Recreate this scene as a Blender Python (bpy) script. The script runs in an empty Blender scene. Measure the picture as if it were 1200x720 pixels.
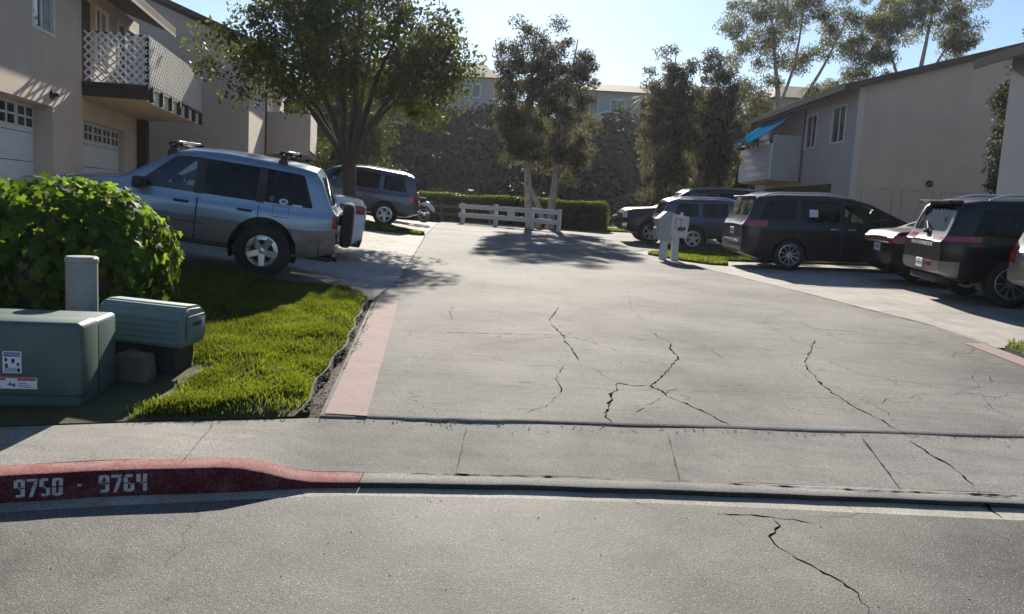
import bpy, bmesh, math, random
import numpy as np
from mathutils import Vector, Matrix
from mathutils.geometry import delaunay_2d_cdt

random.seed(7)
rng = np.random.default_rng(11)
scene = bpy.context.scene
COL = scene.collection
R_ = math.radians

# ------------------------------------------------------------------ helpers
def lerp(t, x):
    if x <= t[0][0]: return t[0][1]
    for (a, b), (c, d) in zip(t, t[1:]):
        if x <= c: return b + (d - b) * (x - a) / (c - a)
    return t[-1][1]

def sm(x):
    x = min(1, max(0, x)); return x * x * (3 - 2 * x)

def hexc(h, k=1.0):
    h = h.lstrip('#'); o = []
    for i in (0, 2, 4):
        v = int(h[i:i + 2], 16) / 255
        o.append((v / 12.92 if v <= .04045 else ((v + .055) / 1.055) ** 2.4) * k)
    return tuple(o) + (1,)

def tag(o, label=None, cat=None, group=None, kind=None):
    if label: o['label'] = label
    if cat: o['category'] = cat
    if group: o['group'] = group
    if kind: o['kind'] = kind
    return o

def empty(name, label=None, cat=None, loc=(0, 0, 0), rot=(0, 0, 0), group=None, parent=None):
    o = bpy.data.objects.new(name, None); COL.objects.link(o)
    o.empty_display_size = .2
    o.location = loc; o.rotation_euler = rot
    if parent: o.parent = parent
    return tag(o, label, cat, group)

def link_mesh(name, me, mat, parent=None, loc=None, rot=None, smooth=None):
    if mat is not None:
        for m in (mat if isinstance(mat, (list, tuple)) else [mat]): me.materials.append(m)
    o = bpy.data.objects.new(name, me); COL.objects.link(o)
    if parent: o.parent = parent
    if loc is not None: o.location = loc
    if rot is not None: o.rotation_euler = rot
    if smooth is not None:
        for p in me.polygons: p.use_smooth = True
        if smooth < 179: me.set_sharp_from_angle(angle=R_(smooth))
    return o

class MB:
    def __init__(s): s.v = []; s.f = []
    def add(s, v, f):
        k = len(s.v); s.v += [tuple(p) for p in v]; s.f += [tuple(i + k for i in q) for q in f]; return s
    def box(s, x0, x1, y0, y1, z0, z1, M=None):
        v = [(x, y, z) for z in (z0, z1) for y in (y0, y1) for x in (x0, x1)]
        if M is not None: v = [M @ Vector(p) for p in v]
        return s.add(v, [(0, 2, 3, 1), (4, 5, 7, 6), (0, 1, 5, 4), (2, 6, 7, 3), (0, 4, 6, 2), (1, 3, 7, 5)])
    def rbox(s, x0, x1, y0, y1, z0, z1, r=.01, M=None, seg=2):
        bm = bmesh.new()
        vs = [bm.verts.new((x, y, z)) for z in (z0, z1) for y in (y0, y1) for x in (x0, x1)]
        for q in [(0, 2, 3, 1), (4, 5, 7, 6), (0, 1, 5, 4), (2, 6, 7, 3), (0, 4, 6, 2), (1, 3, 7, 5)]: bm.faces.new([vs[i] for i in q])
        bmesh.ops.bevel(bm, geom=bm.edges[:], offset=r, segments=seg, affect='EDGES', profile=.5)
        bm.verts.index_update()
        v = [(M @ w.co if M is not None else w.co.copy()) for w in bm.verts]
        f = [[w.index for w in q.verts] for q in bm.faces]; bm.free()
        return s.add(v, f)
    def prism(s, poly, h0, h1, axis='z', M=None):
        n = len(poly)
        def P(a, b, h): return {'z': (a, b, h), 'y': (a, h, b), 'x': (h, a, b)}[axis]
        v = [P(a, b, h0) for a, b in poly] + [P(a, b, h1) for a, b in poly]
        if M is not None: v = [M @ Vector(p) for p in v]
        f = [tuple(range(n))[::-1], tuple(range(n, 2 * n))] + [(i, (i + 1) % n, n + (i + 1) % n, n + i) for i in range(n)]
        return s.add(v, f)
    def tube(s, pts, r, n=8, cap=True):
        pts = [Vector(p) for p in pts]
        rs = r if isinstance(r, (list, tuple)) else [r] * len(pts)
        rings = []; prev = None
        for i, p in enumerate(pts):
            t = (pts[min(i + 1, len(pts) - 1)] - pts[max(i - 1, 0)])
            if t.length < 1e-9: t = Vector((0, 0, 1))
            t.normalize()
            if prev is None:
                a = Vector((0, 0, 1)) if abs(t.z) < .9 else Vector((1, 0, 0)); u = t.cross(a).normalized()
            else:
                u = (prev - t * prev.dot(t)).normalized()
            prev = u; w = t.cross(u)
            rings.append([p + (u * math.cos(2 * math.pi * k / n) + w * math.sin(2 * math.pi * k / n)) * rs[i] for k in range(n)])
        v = [q for r2 in rings for q in r2]; f = []
        for i in range(len(pts) - 1):
            for k in range(n): f.append((i * n + k, i * n + (k + 1) % n, (i + 1) * n + (k + 1) % n, (i + 1) * n + k))
        if cap: f += [tuple(range(n))[::-1], tuple((len(pts) - 1) * n + k for k in range(n))]
        return s.add(v, f)
    def lathe(s, prof, n=24, M=None, close=False):   # profile (r, h) about z
        v = [(r * math.cos(2 * math.pi * k / n), r * math.sin(2 * math.pi * k / n), h) for r, h in prof for k in range(n)]
        if M is not None: v = [M @ Vector(p) for p in v]
        f = []; m = len(prof)
        for i in range(m if close else m - 1):
            j = (i + 1) % m
            for k in range(n): f.append((i * n + k, i * n + (k + 1) % n, j * n + (k + 1) % n, j * n + k))
        if not close:
            f += [tuple(range(n))[::-1], tuple((m - 1) * n + k for k in range(n))]
        return s.add(v, f)
    def mesh(s, name):
        me = bpy.data.meshes.new(name); me.from_pydata([tuple(p) for p in s.v], [], s.f); me.update(); return me
    def build(s, name, mat, parent=None, loc=None, rot=None, smooth=None, fix=True):
        me = s.mesh(name)
        if fix:
            bm = bmesh.new(); bm.from_mesh(me); bmesh.ops.recalc_face_normals(bm, faces=bm.faces[:]); bm.to_mesh(me); bm.free()
        return link_mesh(name, me, mat, parent, loc, rot, smooth)

def np_mesh(name, V, Fq, mat, parent=None, smooth=False):
    """fast mesh from an (n,3) array and an (m,k) index array"""
    me = bpy.data.meshes.new(name); V = np.asarray(V, np.float32); Fq = np.asarray(Fq, np.int32)
    k = Fq.shape[1]
    me.vertices.add(len(V)); me.vertices.foreach_set('co', V.ravel())
    me.loops.add(Fq.size); me.loops.foreach_set('vertex_index', Fq.ravel())
    me.polygons.add(len(Fq)); me.polygons.foreach_set('loop_start', np.arange(0, Fq.size, k, dtype=np.int32))
    me.update(calc_edges=True)
    if smooth: me.polygons.foreach_set('use_smooth', np.ones(len(Fq), bool))
    return link_mesh(name, me, mat, parent)

def copy_tree(o, parent=None):
    c = o.copy(); COL.objects.link(c)
    if parent: c.parent = parent
    for ch in list(o.children): copy_tree(ch, c)
    return c

# ------------------------------------------------------------------ materials
def new_mat(name):
    m = bpy.data.materials.new(name); m.use_nodes = True
    nt = m.node_tree; nt.nodes.clear()
    out = nt.nodes.new('ShaderNodeOutputMaterial')
    return m, nt, out

def N(nt, t, **kw):
    n = nt.nodes.new(t)
    for k, v in kw.items():
        if k in n.inputs: n.inputs[k].default_value = v
        else: setattr(n, k, v)
    return n

def coords(nt, scale=(1, 1, 1), kind='Object'):
    tc = N(nt, 'ShaderNodeTexCoord'); mp = N(nt, 'ShaderNodeMapping'); mp.inputs['Scale'].default_value = scale
    nt.links.new(tc.outputs[kind], mp.inputs[0]); return mp.outputs[0]

def noise(nt, vec, scale, detail=4, rough=.55):
    n = N(nt, 'ShaderNodeTexNoise'); n.inputs['Scale'].default_value = scale; n.inputs['Detail'].default_value = detail
    n.inputs['Roughness'].default_value = rough
    nt.links.new(vec, n.inputs['Vector']); return n.outputs['Fac']

def ramp(nt, fac, stops):
    r = N(nt, 'ShaderNodeValToRGB'); e = r.color_ramp.elements
    while len(e) < len(stops): e.new(.5)
    for i, (p, c) in enumerate(stops):
        e[i].position = p; e[i].color = c if len(c) == 4 else tuple(c) + (1,)
    nt.links.new(fac, r.inputs[0]); return r.outputs[0]

def mixc(nt, fac, a, b, mode='MIX'):
    m = N(nt, 'ShaderNodeMix', data_type='RGBA', blend_type=mode)
    for s, v in ((0, fac), (6, a), (7, b)):
        if hasattr(v, 'is_linked') or hasattr(v, 'links'): nt.links.new(v, m.inputs[s])
        else: m.inputs[s].default_value = v
    return m.outputs[2]

def bump(nt, h, strength=.3, dist=.01):
    b = N(nt, 'ShaderNodeBump'); b.inputs['Strength'].default_value = strength; b.inputs['Distance'].default_value = dist
    nt.links.new(h, b.inputs['Height']); return b.outputs[0]

def g(v, k=1): return (v * k, v * k, v * k, 1)

def simple(name, col, rough=.5, metal=0, var=.12, vscale=6, bmp=0, bscale=40, coat=0, spec=.5, kind='Object', trans=0):
    """base colour with broad uneven tone, optional fine bump"""
    m, nt, out = new_mat(name); b = N(nt, 'ShaderNodeBsdfPrincipled')
    vec = coords(nt, kind=kind)
    f = noise(nt, vec, vscale, 5, .6)
    lo = tuple(c * (1 - var) for c in col[:3]) + (1,); hi = tuple(min(1, c * (1 + var)) for c in col[:3]) + (1,)
    nt.links.new(ramp(nt, f, [(.3, lo), (.7, hi)]), b.inputs['Base Color'])
    b.inputs['Roughness'].default_value = rough; b.inputs['Metallic'].default_value = metal
    b.inputs['Coat Weight'].default_value = coat; b.inputs['Coat Roughness'].default_value = .06
    b.inputs['Specular IOR Level'].default_value = spec
    if trans: b.inputs['Transmission Weight'].default_value = trans
    if bmp: nt.links.new(bump(nt, noise(nt, vec, bscale, 3), bmp, .008), b.inputs['Normal'])
    nt.links.new(b.outputs[0], out.inputs[0]); return m

def leaf_mat(name, cols, trans=.4, rough=.5, vscale=.8, tcol=None, spec=.15):
    """each leaf gets its own tone; leaves let some sunlight through"""
    m, nt, out = new_mat(name)
    geo = N(nt, 'ShaderNodeNewGeometry')
    n = len(cols)
    c = ramp(nt, geo.outputs['Random Per Island'], [((i + .5) / n, cc) for i, cc in enumerate(cols)])
    vec = coords(nt); f = noise(nt, vec, vscale, 3)
    c = mixc(nt, .7, c, ramp(nt, f, [(.3, g(.6)), (.7, g(1.3))]), 'MULTIPLY')
    b = N(nt, 'ShaderNodeBsdfPrincipled'); b.inputs['Roughness'].default_value = rough; b.inputs['Specular IOR Level'].default_value = spec
    nt.links.new(c, b.inputs['Base Color'])
    t = N(nt, 'ShaderNodeBsdfTranslucent')
    tc = mixc(nt, 1.0, c, tcol or (1.5, 1.6, .7, 1), 'MULTIPLY'); nt.links.new(tc, t.inputs['Color'])
    mx = N(nt, 'ShaderNodeMixShader'); mx.inputs[0].default_value = trans
    nt.links.new(b.outputs[0], mx.inputs[1]); nt.links.new(t.outputs[0], mx.inputs[2])
    nt.links.new(mx.outputs[0], out.inputs[0]); return m

def glass_mat(name, tint, refl=1.0):
    """thin tinted pane: tint filters what is behind, clear reflection on top"""
    m, nt, out = new_mat(name)
    t = N(nt, 'ShaderNodeBsdfTransparent'); t.inputs[0].default_value = tint
    gl = N(nt, 'ShaderNodeBsdfGlossy'); gl.inputs['Roughness'].default_value = .03; gl.inputs[0].default_value = (refl * .95, refl * .97, refl, 1)
    fr = N(nt, 'ShaderNodeFresnel'); fr.inputs[0].default_value = 1.55
    mx = N(nt, 'ShaderNodeMixShader'); nt.links.new(fr.outputs[0], mx.inputs[0])
    nt.links.new(t.outputs[0], mx.inputs[1]); nt.links.new(gl.outputs[0], mx.inputs[2])
    nt.links.new(mx.outputs[0], out.inputs[0]); return m

def paint(name, col, metal=.0, rough=.35, dirt=.25, coat=.8, spec=.5):
    """car paint: clear coat over colour, dusty low down"""
    m, nt, out = new_mat(name); b = N(nt, 'ShaderNodeBsdfPrincipled')
    vec = coords(nt)
    f = noise(nt, vec, 3.0, 6, .65)
    dust = (.22, .20, .17, 1)
    sep = N(nt, 'ShaderNodeSeparateXYZ'); nt.links.new(vec, sep.inputs[0])
    mr = N(nt, 'ShaderNodeMapRange'); mr.inputs[1].default_value = .75; mr.inputs[2].default_value = .2
    nt.links.new(sep.outputs[2], mr.inputs[0])
    mu = N(nt, 'ShaderNodeMath', operation='MULTIPLY'); nt.links.new(mr.outputs[0], mu.inputs[0]); nt.links.new(f, mu.inputs[1])
    mu2 = N(nt, 'ShaderNodeMath', operation='MULTIPLY'); nt.links.new(mu.outputs[0], mu2.inputs[0]); mu2.inputs[1].default_value = dirt * 1.6
    nt.links.new(mixc(nt, mu2.outputs[0], col, dust), b.inputs['Base Color'])
    b.inputs['Metallic'].default_value = metal; b.inputs['Roughness'].default_value = rough
    b.inputs['Coat Weight'].default_value = coat; b.inputs['Coat Roughness'].default_value = .05; b.inputs['Specular IOR Level'].default_value = spec
    nt.links.new(b.outputs[0], out.inputs[0]); return m

def ground_mat(name, lo, hi, speck=None, streak=None, patch=1.2, rough=.8, bstr=.35, bscale=180, stain=.35, spec=.5, fine=False):
    """paving: aggregate speckle, stains with a shape of their own, optional broom streaks along x"""
    m, nt, out = new_mat(name); b = N(nt, 'ShaderNodeBsdfPrincipled')
    vec = coords(nt)
    f1 = noise(nt, vec, patch, 6, .62)
    c = ramp(nt, f1, [(.3, lo), (.7, hi)])
    f2 = noise(nt, vec, 140, 2, .6)
    c = mixc(nt, .85, c, ramp(nt, f2, [(.32, g(.42)), (.5, g(1)), (.68, g(1.65))]), 'MULTIPLY')
    f4 = noise(nt, vec, .45, 5, .7)
    c = mixc(nt, stain, c, ramp(nt, f4, [(.36, g(.55)), (.55, g(1.05)), (.75, g(1.2))]), 'MULTIPLY')
    if streak:
        v2 = coords(nt, streak); f3 = noise(nt, v2, 3, 4, .6)
        c = mixc(nt, .4, c, ramp(nt, f3, [(.33, g(.6)), (.5, g(1)), (.7, g(1.25))]), 'MULTIPLY')
    if speck:
        vo = N(nt, 'ShaderNodeTexVoronoi'); vo.inputs['Scale'].default_value = 85; nt.links.new(vec, vo.inputs['Vector'])
        s1 = ramp(nt, vo.outputs['Distance'], [(.16, g(1)), (.34, g(0))])
        wn = N(nt, 'ShaderNodeSeparateColor'); nt.links.new(vo.outputs['Color'], wn.inputs[0])
        s2 = ramp(nt, wn.outputs[0], [(.45, g(0)), (.95, g(1))])
        c = mixc(nt, mixc(nt, 1.0, s1, s2, 'MULTIPLY'), c, speck)
    # oil drips and scuffs
    f6 = noise(nt, vec, 2.6, 6, .7)
    c = mixc(nt, 1.0, c, ramp(nt, f6, [(.60, g(1)), (.70, g(.72)), (.80, g(.5))]), 'MULTIPLY')
    if fine:   # hairline cracks
        nz = N(nt, 'ShaderNodeTexNoise'); nz.inputs['Scale'].default_value = 2.2; nz.inputs['Detail'].default_value = 5; nt.links.new(vec, nz.inputs['Vector'])
        va = N(nt, 'ShaderNodeVectorMath', operation='MULTIPLY_ADD'); nt.links.new(nz.outputs['Color'], va.inputs[0]); va.inputs[1].default_value = (.55, .55, 0); nt.links.new(vec, va.inputs[2])
        for vs_, wd_, mk_ in ((.55, .004, .50), (1.3, .007, .56)):
            ve = N(nt, 'ShaderNodeTexVoronoi', feature='DISTANCE_TO_EDGE'); ve.inputs['Scale'].default_value = vs_; nt.links.new(va.outputs[0], ve.inputs['Vector'])
            ln = ramp(nt, ve.outputs['Distance'], [(0, g(1)), (wd_, g(0))]); mk = ramp(nt, noise(nt, vec, .7 * vs_ + .3, 3), [(mk_, g(0)), (mk_ + .06, g(1))])
            c = mixc(nt, mixc(nt, 1.0, ln, mk, 'MULTIPLY'), c, (.03, .028, .025, 1))
    nt.links.new(c, b.inputs['Base Color']); b.inputs['Roughness'].default_value = rough
    b.inputs['Specular IOR Level'].default_value = spec
    h = noise(nt, vec, bscale, 3, .7)
    nt.links.new(bump(nt, h, bstr, .006), b.inputs['Normal'])
    nt.links.new(b.outputs[0], out.inputs[0]); return m

M = {}
M['asphalt'] = ground_mat('asphalt', (.074, .071, .067, 1), (.136, .129, .12, 1), speck=(.36, .34, .31, 1), patch=.9, rough=.76, bstr=.8, bscale=95, stain=.7, spec=.28, fine=True)
M['drive'] = ground_mat('driveway_paving', (.125, .119, .112, 1), (.198, .188, .176, 1), speck=(.42, .40, .36, 1), streak=(.3, 9, 1), patch=.7, rough=.88, bstr=.9, bscale=120, stain=.9, spec=.26, fine=True)
M['walk'] = ground_mat('sidewalk_concrete', (.19, .18, .165, 1), (.27, .255, .232, 1), streak=(.6, 3, 1), patch=1.6, rough=.88, bstr=.45, stain=.6, spec=.28)
M['apron'] = ground_mat('apron_concrete', (.27, .25, .225, 1), (.37, .345, .315, 1), streak=(1.5, .4, 1), patch=.8, rough=.9, bstr=.3, stain=.4, spec=.25)
M['gutter'] = ground_mat('gutter_concrete', (.26, .24, .20, 1), (.40, .37, .31, 1), streak=(.5, 4, 1), patch=2.2, rough=.85, bstr=.3, stain=.5, spec=.3)
M['soil'] = ground_mat('bare_soil', (.045, .034, .024, 1), (.10, .078, .055, 1), patch=3, rough=.95, bstr=.9, bscale=60)
M['turf'] = ground_mat('turf_soil', (.03, .036, .010, 1), (.07, .06, .022, 1), patch=6, rough=.95, bstr=.9, bscale=60)
M['hill'] = ground_mat('hill_ground', (.018, .024, .012, 1), (.05, .055, .028, 1), patch=.5, rough=.95, bstr=1, bscale=6)
M['kerb_shade'] = ground_mat('kerb_face_shaded', (.035, .032, .03, 1), (.08, .072, .064, 1), patch=5, rough=.9, spec=.1)  # concrete darkened: the shade on the dropped kerb's face is in its colour
M['crack'] = simple('crack_dirt', (.008, .0075, .007, 1), 1.0, var=.4, spec=0)
M['joint'] = simple('joint_dirt', (.045, .04, .034, 1), .95, var=.5, vscale=20)

def worn_paint(name, col, under, thr=.5, sc=9):
    m, nt, out = new_mat(name); b = N(nt, 'ShaderNodeBsdfPrincipled'); vec = coords(nt)
    f = noise(nt, vec, sc, 8, .75); f2 = noise(nt, vec, 70, 3, .7)
    ad = N(nt, 'ShaderNodeMath', operation='ADD'); nt.links.new(f, ad.inputs[0]); nt.links.new(f2, ad.inputs[1])
    hf = N(nt, 'ShaderNodeMath', operation='MULTIPLY'); nt.links.new(ad.outputs[0], hf.inputs[0]); hf.inputs[1].default_value = .5
    k = ramp(nt, hf.outputs[0], [(thr - .07, g(0)), (thr + .07, g(1))])
    nt.links.new(mixc(nt, k, col, under), b.inputs['Base Color']); b.inputs['Roughness'].default_value = .92; b.inputs['Specular IOR Level'].default_value = .2
    nt.links.new(bump(nt, f2, .4, .004), b.inputs['Normal'])
    nt.links.new(b.outputs[0], out.inputs[0]); return m
M['red_kerb_shaded'] = worn_paint('red_kerb_shaded_paint', (.075, .012, .017, 1), (.15, .06, .06, 1), .54, 7)  # worn red for the kerb face, darkened to carry its shade
M['red_top'] = worn_paint('red_kerb_top_paint', (.26, .075, .075, 1), (.32, .20, .18, 1), .50, 7)  # top copy of the red: paler from wear and from sunlight put into it
M['red_strip'] = worn_paint('red_strip_paint', (.35, .235, .22, 1), (.24, .205, .188, 1), .50, 6)
M['stencil'] = worn_paint('stencil_paint', (.46, .45, .46, 1), (.10, .03, .035, 1), .58, 16)

M['stucco_mauve'] = simple('stucco_mauve', (.42, .345, .29, 1), .9, var=.08, vscale=1.0, bmp=.5, bscale=55)
M['stucco_tan'] = simple('stucco_tan', (.56, .46, .37, 1), .9, var=.08, vscale=1.2, bmp=.5, bscale=55)
M['stucco_pale'] = simple('stucco_pale', (.43, .39, .37, 1), .9, var=.07, vscale=1.0, bmp=.5, bscale=55)
M['stucco_grey'] = simple('stucco_grey', (.41, .385, .375, 1), .9, var=.07, vscale=1.0, bmp=.5, bscale=55)
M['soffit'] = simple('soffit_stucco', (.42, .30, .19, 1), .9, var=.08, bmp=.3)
M['brown_wood'] = simple('brown_wood', (.045, .03, .022, 1), .7, var=.25, vscale=10)
M['brown_trim'] = simple('brown_trim', (.12, .075, .05, 1), .75, var=.2, vscale=8)
M['roof'] = simple('roof_shingle', (.09, .065, .05, 1), .9, var=.3, vscale=14, bmp=.8, bscale=30)
M['white_paint'] = simple('white_paint', (.72, .71, .69, 1), .55, var=.06, vscale=4)
M['white_lattice'] = simple('white_lattice', (.78, .77, .75, 1), .6, var=.05, vscale=3)
M['garage_white'] = simple('garage_white', (.66, .66, .67, 1), .5, var=.06, vscale=3)
M['window_frame'] = simple('window_frame_white', (.70, .69, .67, 1), .5, var=.04)
M['win_dark'] = simple('window_dark_glass', (.010, .013, .016, 1), .05, var=.3, vscale=2, spec=.8)
M['curtain'] = simple('curtain_cloth', (.30, .34, .33, 1), .9, var=.3, vscale=5)
M['tarp'] = leaf_mat('blue_tarp', [(.003, .15, .34, 1), (.003, .15, .34, 1)], .4, 1.0, 3, (1, 1.35, 1.4, 1), 0)
M['black_metal'] = simple('black_metal', (.02, .02, .022, 1), .45, metal=.3)
M['black_plastic'] = simple('black_plastic', (.022, .022, .024, 1), .6, var=.2)
M['rubber'] = simple('tyre_rubber', (.017, .017, .018, 1), .85, var=.3, vscale=12)
M['alloy'] = simple('alloy', (.58, .58, .60, 1), .3, metal=.85, var=.1)
M['chrome'] = simple('chrome', (.75, .75, .77, 1), .12, metal=1, var=.04)
M['silver_rail'] = simple('silver_rail', (.66, .66, .67, 1), .3, metal=.8, var=.05)
M['interior'] = simple('car_interior', (.035, .034, .034, 1), .85, var=.25)
M['seat_grey'] = simple('car_seat', (.075, .075, .08, 1), .9, var=.2)
M['plate'] = simple('plate_white', (.68, .69, .72, 1), .5, var=.05)
M['ink_blue'] = simple('ink_blue', (.04, .08, .28, 1), .6, var=.1)
M['ink_black'] = simple('ink_black', (.02, .02, .025, 1), .6, var=.1)
M['ink_red'] = simple('ink_red', (.42, .05, .05, 1), .6, var=.1)
M['taillight'] = simple('taillight_red', (.30, .012, .014, 1), .15, var=.2, coat=1)
M['amber'] = simple('amber_lens', (.5, .2, .03, 1), .2, coat=1)
M['headlight'] = simple('headlight_lens', (.62, .64, .66, 1), .12, metal=.4, coat=1)
M['util_green'] = simple('utility_green', (.066, .104, .096, 1), .5, var=.2, vscale=3, bmp=.15, bscale=90)
M['vent_green'] = simple('vent_green', (.135, .20, .185, 1), .6, var=.1, vscale=4, bmp=.1, bscale=90)
M['pipe_grey'] = simple('pedestal_grey', (.30, .29, .285, 1), .6, var=.12, vscale=6)
M['stone'] = simple('rough_stone', (.12, .10, .085, 1), .95, var=.3, vscale=7, bmp=.9, bscale=18)
M['pad'] = simple('pad_concrete', (.20, .185, .165, 1), .9, var=.2, vscale=6, bmp=.6, bscale=50)
M['mail_beige'] = simple('mailbox_beige', (.42, .39, .36, 1), .6, var=.08)
M['mail_white'] = simple('mailbox_white', (.62, .60, .58, 1), .55, var=.06)
M['wood_white'] = simple('white_board', (.66, .65, .63, 1), .65, var=.08, vscale=7)
M['wood_grey'] = simple('weathered_board', (.17, .135, .11, 1), .85, var=.25, vscale=9)
M['bark'] = simple('bark', (.065, .048, .04, 1), .95, var=.35, vscale=14, bmp=1, bscale=22)
M['bark_pale'] = simple('bark_pale', (.36, .28, .225, 1), .9, var=.4, vscale=5, bmp=.8, bscale=16)
M['bark_dark'] = simple('bark_dark', (.07, .05, .04, 1), .95, var=.3, vscale=12, bmp=1, bscale=22)
M['leaf_ivy'] = leaf_mat('leaf_ivy', [(.036, .074, .016, 1), (.05, .098, .02, 1), (.075, .12, .028, 1), (.04, .08, .022, 1), (.09, .11, .032, 1)], .46, .65, 2, (4.0, 3.7, .9, 1))
M['leaf_broad'] = leaf_mat('leaf_broad', [(.028, .042, .016, 1), (.04, .055, .02, 1), (.06, .066, .024, 1), (.036, .046, .02, 1)], .42, .55, .5, (2.7, 2.6, .9, 1))
M['leaf_col'] = leaf_mat('leaf_column', [(.062, .06, .045, 1), (.08, .076, .05, 1), (.10, .088, .065, 1), (.055, .062, .042, 1)], .48, .6, .6, (1.85, 1.75, 1.1, 1))
M['leaf_euc'] = leaf_mat('leaf_eucalypt', [(.07, .085, .045, 1), (.09, .10, .05, 1), (.12, .12, .065, 1)], .45, .6, .4, (1.8, 1.75, .9, 1))
M['leaf_hedge'] = leaf_mat('leaf_hedge', [(.03, .05, .014, 1), (.045, .07, .018, 1), (.06, .08, .02, 1)], .45, .5, 1.2, (3.6, 3.2, 1.0, 1))
M['leaf_hill'] = leaf_mat('leaf_hill', [(.024, .031, .019, 1), (.035, .042, .025, 1), (.05, .052, .033, 1)], .12, .7, .12)
M['leaf_cyp'] = leaf_mat('leaf_cypress', [(.02, .032, .014, 1), (.03, .042, .018, 1), (.04, .05, .02, 1)], .2, .6, .8)
M['grass'] = leaf_mat('grass_blade', [(.038, .058, .012, 1), (.055, .08, .016, 1), (.078, .10, .022, 1), (.11, .115, .04, 1)], .46, .6, 2.2, (2.9, 2.85, .7, 1))
M['glass_clear'] = glass_mat('car_glass_clear', (.62, .70, .68, 1))
M['glass_tint'] = glass_mat('car_glass_tint', (.06, .07, .08, 1), .35)
M['glass_dark'] = glass_mat('car_glass_dark', (.05, .055, .06, 1), .07)
M['glass_mid'] = glass_mat('car_glass_mid', (.35, .42, .42, 1))

# ------------------------------------------------------------------ lie of the land
YA = [(-30, -14), (-14, -3.5), (-8, 1.0), (-4.2, 2.85), (-2.42, 3.72), (-2.04, 3.86), (-1.46, 4.03), (-.87, 4.20), (.06, 4.30), (1.02, 4.35), (1.99, 4.37), (2.96, 4.39), (6, 4.38), (14, 4.0), (40, 1)]
YL = [(-30, -13.86), (-14, -3.36), (-8, 1.14), (-4.2, 2.98), (-2.5, 3.82), (-2.1, 3.97), (-1.5, 4.13), (-1.0, 4.28), (.06, 4.405), (1.02, 4.47), (2.02, 4.52), (3.02, 4.56), (6, 4.58), (14, 4.2), (40, 1.2)]
YB = [(-30, -12.9), (-14, -2.4), (-8, 2.1), (-4.2, 3.98), (-2.97, 4.58), (-2.5, 4.74), (-1.24, 5.15), (.04, 5.30), (1.23, 5.43), (3.75, 5.66), (6, 5.75), (14, 5.4), (40, 2.4)]
PY = [(-50, .15), (5.3, .15), (9.7, .32), (14, .42), (21, .54), (24, .62), (32, .81), (45, 1.0), (400, 1.0)]
XLt = [(4.5, -1.1), (5.15, -1.22), (10.26, -1.76), (12.4, -1.76), (25.1, -2.78), (33, -3.2), (40, -3.4)]
XRt = [(4.5, 5.6), (10.4, 5.6), (16.26, 4.6), (22.1, 3.3), (25, 4.8), (28, 9), (40, 9)]
def yb(x): return lerp(YB, x)
def XL(y): return lerp(XLt, y)
def H(X, Y):
    Yp = Y - (yb(X) - 5.3) * (1 - sm((Y - 5) / 4)) if Y < 9 else Y
    z = lerp(PY, Yp)
    xl = XL(Y)
    z += .105 * sm((Y - 5.6) / 4.5) * (1 - sm((Y - 30) / 6)) * min(6, max(0, xl - X))
    z += .02 * max(0, min(8, X - 5)) * sm((Y - 6) / 5)
    return z
def kh(x):          # kerb height along the street
    if x < -1.50: return .15
    if x < -1.02: return .15 - .106 * sm((x + 1.50) / .48)
    if x < 5.6: return .044
    return .044 + .106 * sm((x - 5.6) / .5)

def strip(name, mat, xs, fa, fb, n, zf, parent=None, kind='structure', smooth=True):
    """sheet between two curves y=fa(x) and y=fb(x)"""
    V = []; F = []
    for x in xs:
        a, b = fa(x), fb(x)
        for k in range(n + 1):
            y = a + (b - a) * k / n; V.append((x, y, zf(x, y, k / n)))
    m = n + 1
    for i in range(len(xs) - 1):
        for k in range(n): F.append((i * m + k, (i + 1) * m + k, (i + 1) * m + k + 1, i * m + k + 1))
    o = np_mesh(name, V, F, mat, parent, smooth)
    if kind and not parent: o['kind'] = kind
    return o

def stripY(name, mat, ys, fa, fb, n, zf, parent=None, kind='structure'):
    V = []; F = []
    for y in ys:
        a, b = fa(y), fb(y)
        for k in range(n + 1):
            x = a + (b - a) * k / n; V.append((x, y, zf(x, y)))
    m = n + 1
    for i in range(len(ys) - 1):
        for k in range(n): F.append((i * m + k, i * m + k + 1, (i + 1) * m + k + 1, (i + 1) * m + k))
    o = np_mesh(name, V, F, mat, parent, True)
    if kind and not parent: o['kind'] = kind
    return o

def inside(poly, x, y):
    c = False; n = len(poly); j = n - 1
    for i in range(n):
        (xi, yi), (xj, yj) = poly[i], poly[j]
        if (yi > y) != (yj > y) and x < (xj - xi) * (y - yi) / (yj - yi) + xi: c = not c
        j = i
    return c

def poly_grid(poly, step):
    """triangulated polygon with inner grid points -> (verts2d, tris)"""
    pts = [];
    n = len(poly)
    for i in range(n):
        a = Vector(poly[i]); b = Vector(poly[(i + 1) % n]); k = max(1, int((b - a).length / step))
        for j in range(k): pts.append(a + (b - a) * j / k)
    nb = len(pts); edges = [(i, (i + 1) % nb) for i in range(nb)]
    xs = [p[0] for p in poly]; ys = [p[1] for p in poly]
    x = min(xs) + step / 2
    while x < max(xs):
        y = min(ys) + step / 2
        while y < max(ys):
            if inside(poly, x, y): pts.append(Vector((x, y)))
            y += step
        x += step
    v, e, f, *_ = delaunay_2d_cdt(pts, edges, [], 1, 1e-5)
    return [tuple(p) for p in v], [tuple(q) for q in f if len(q) == 3]

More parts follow.
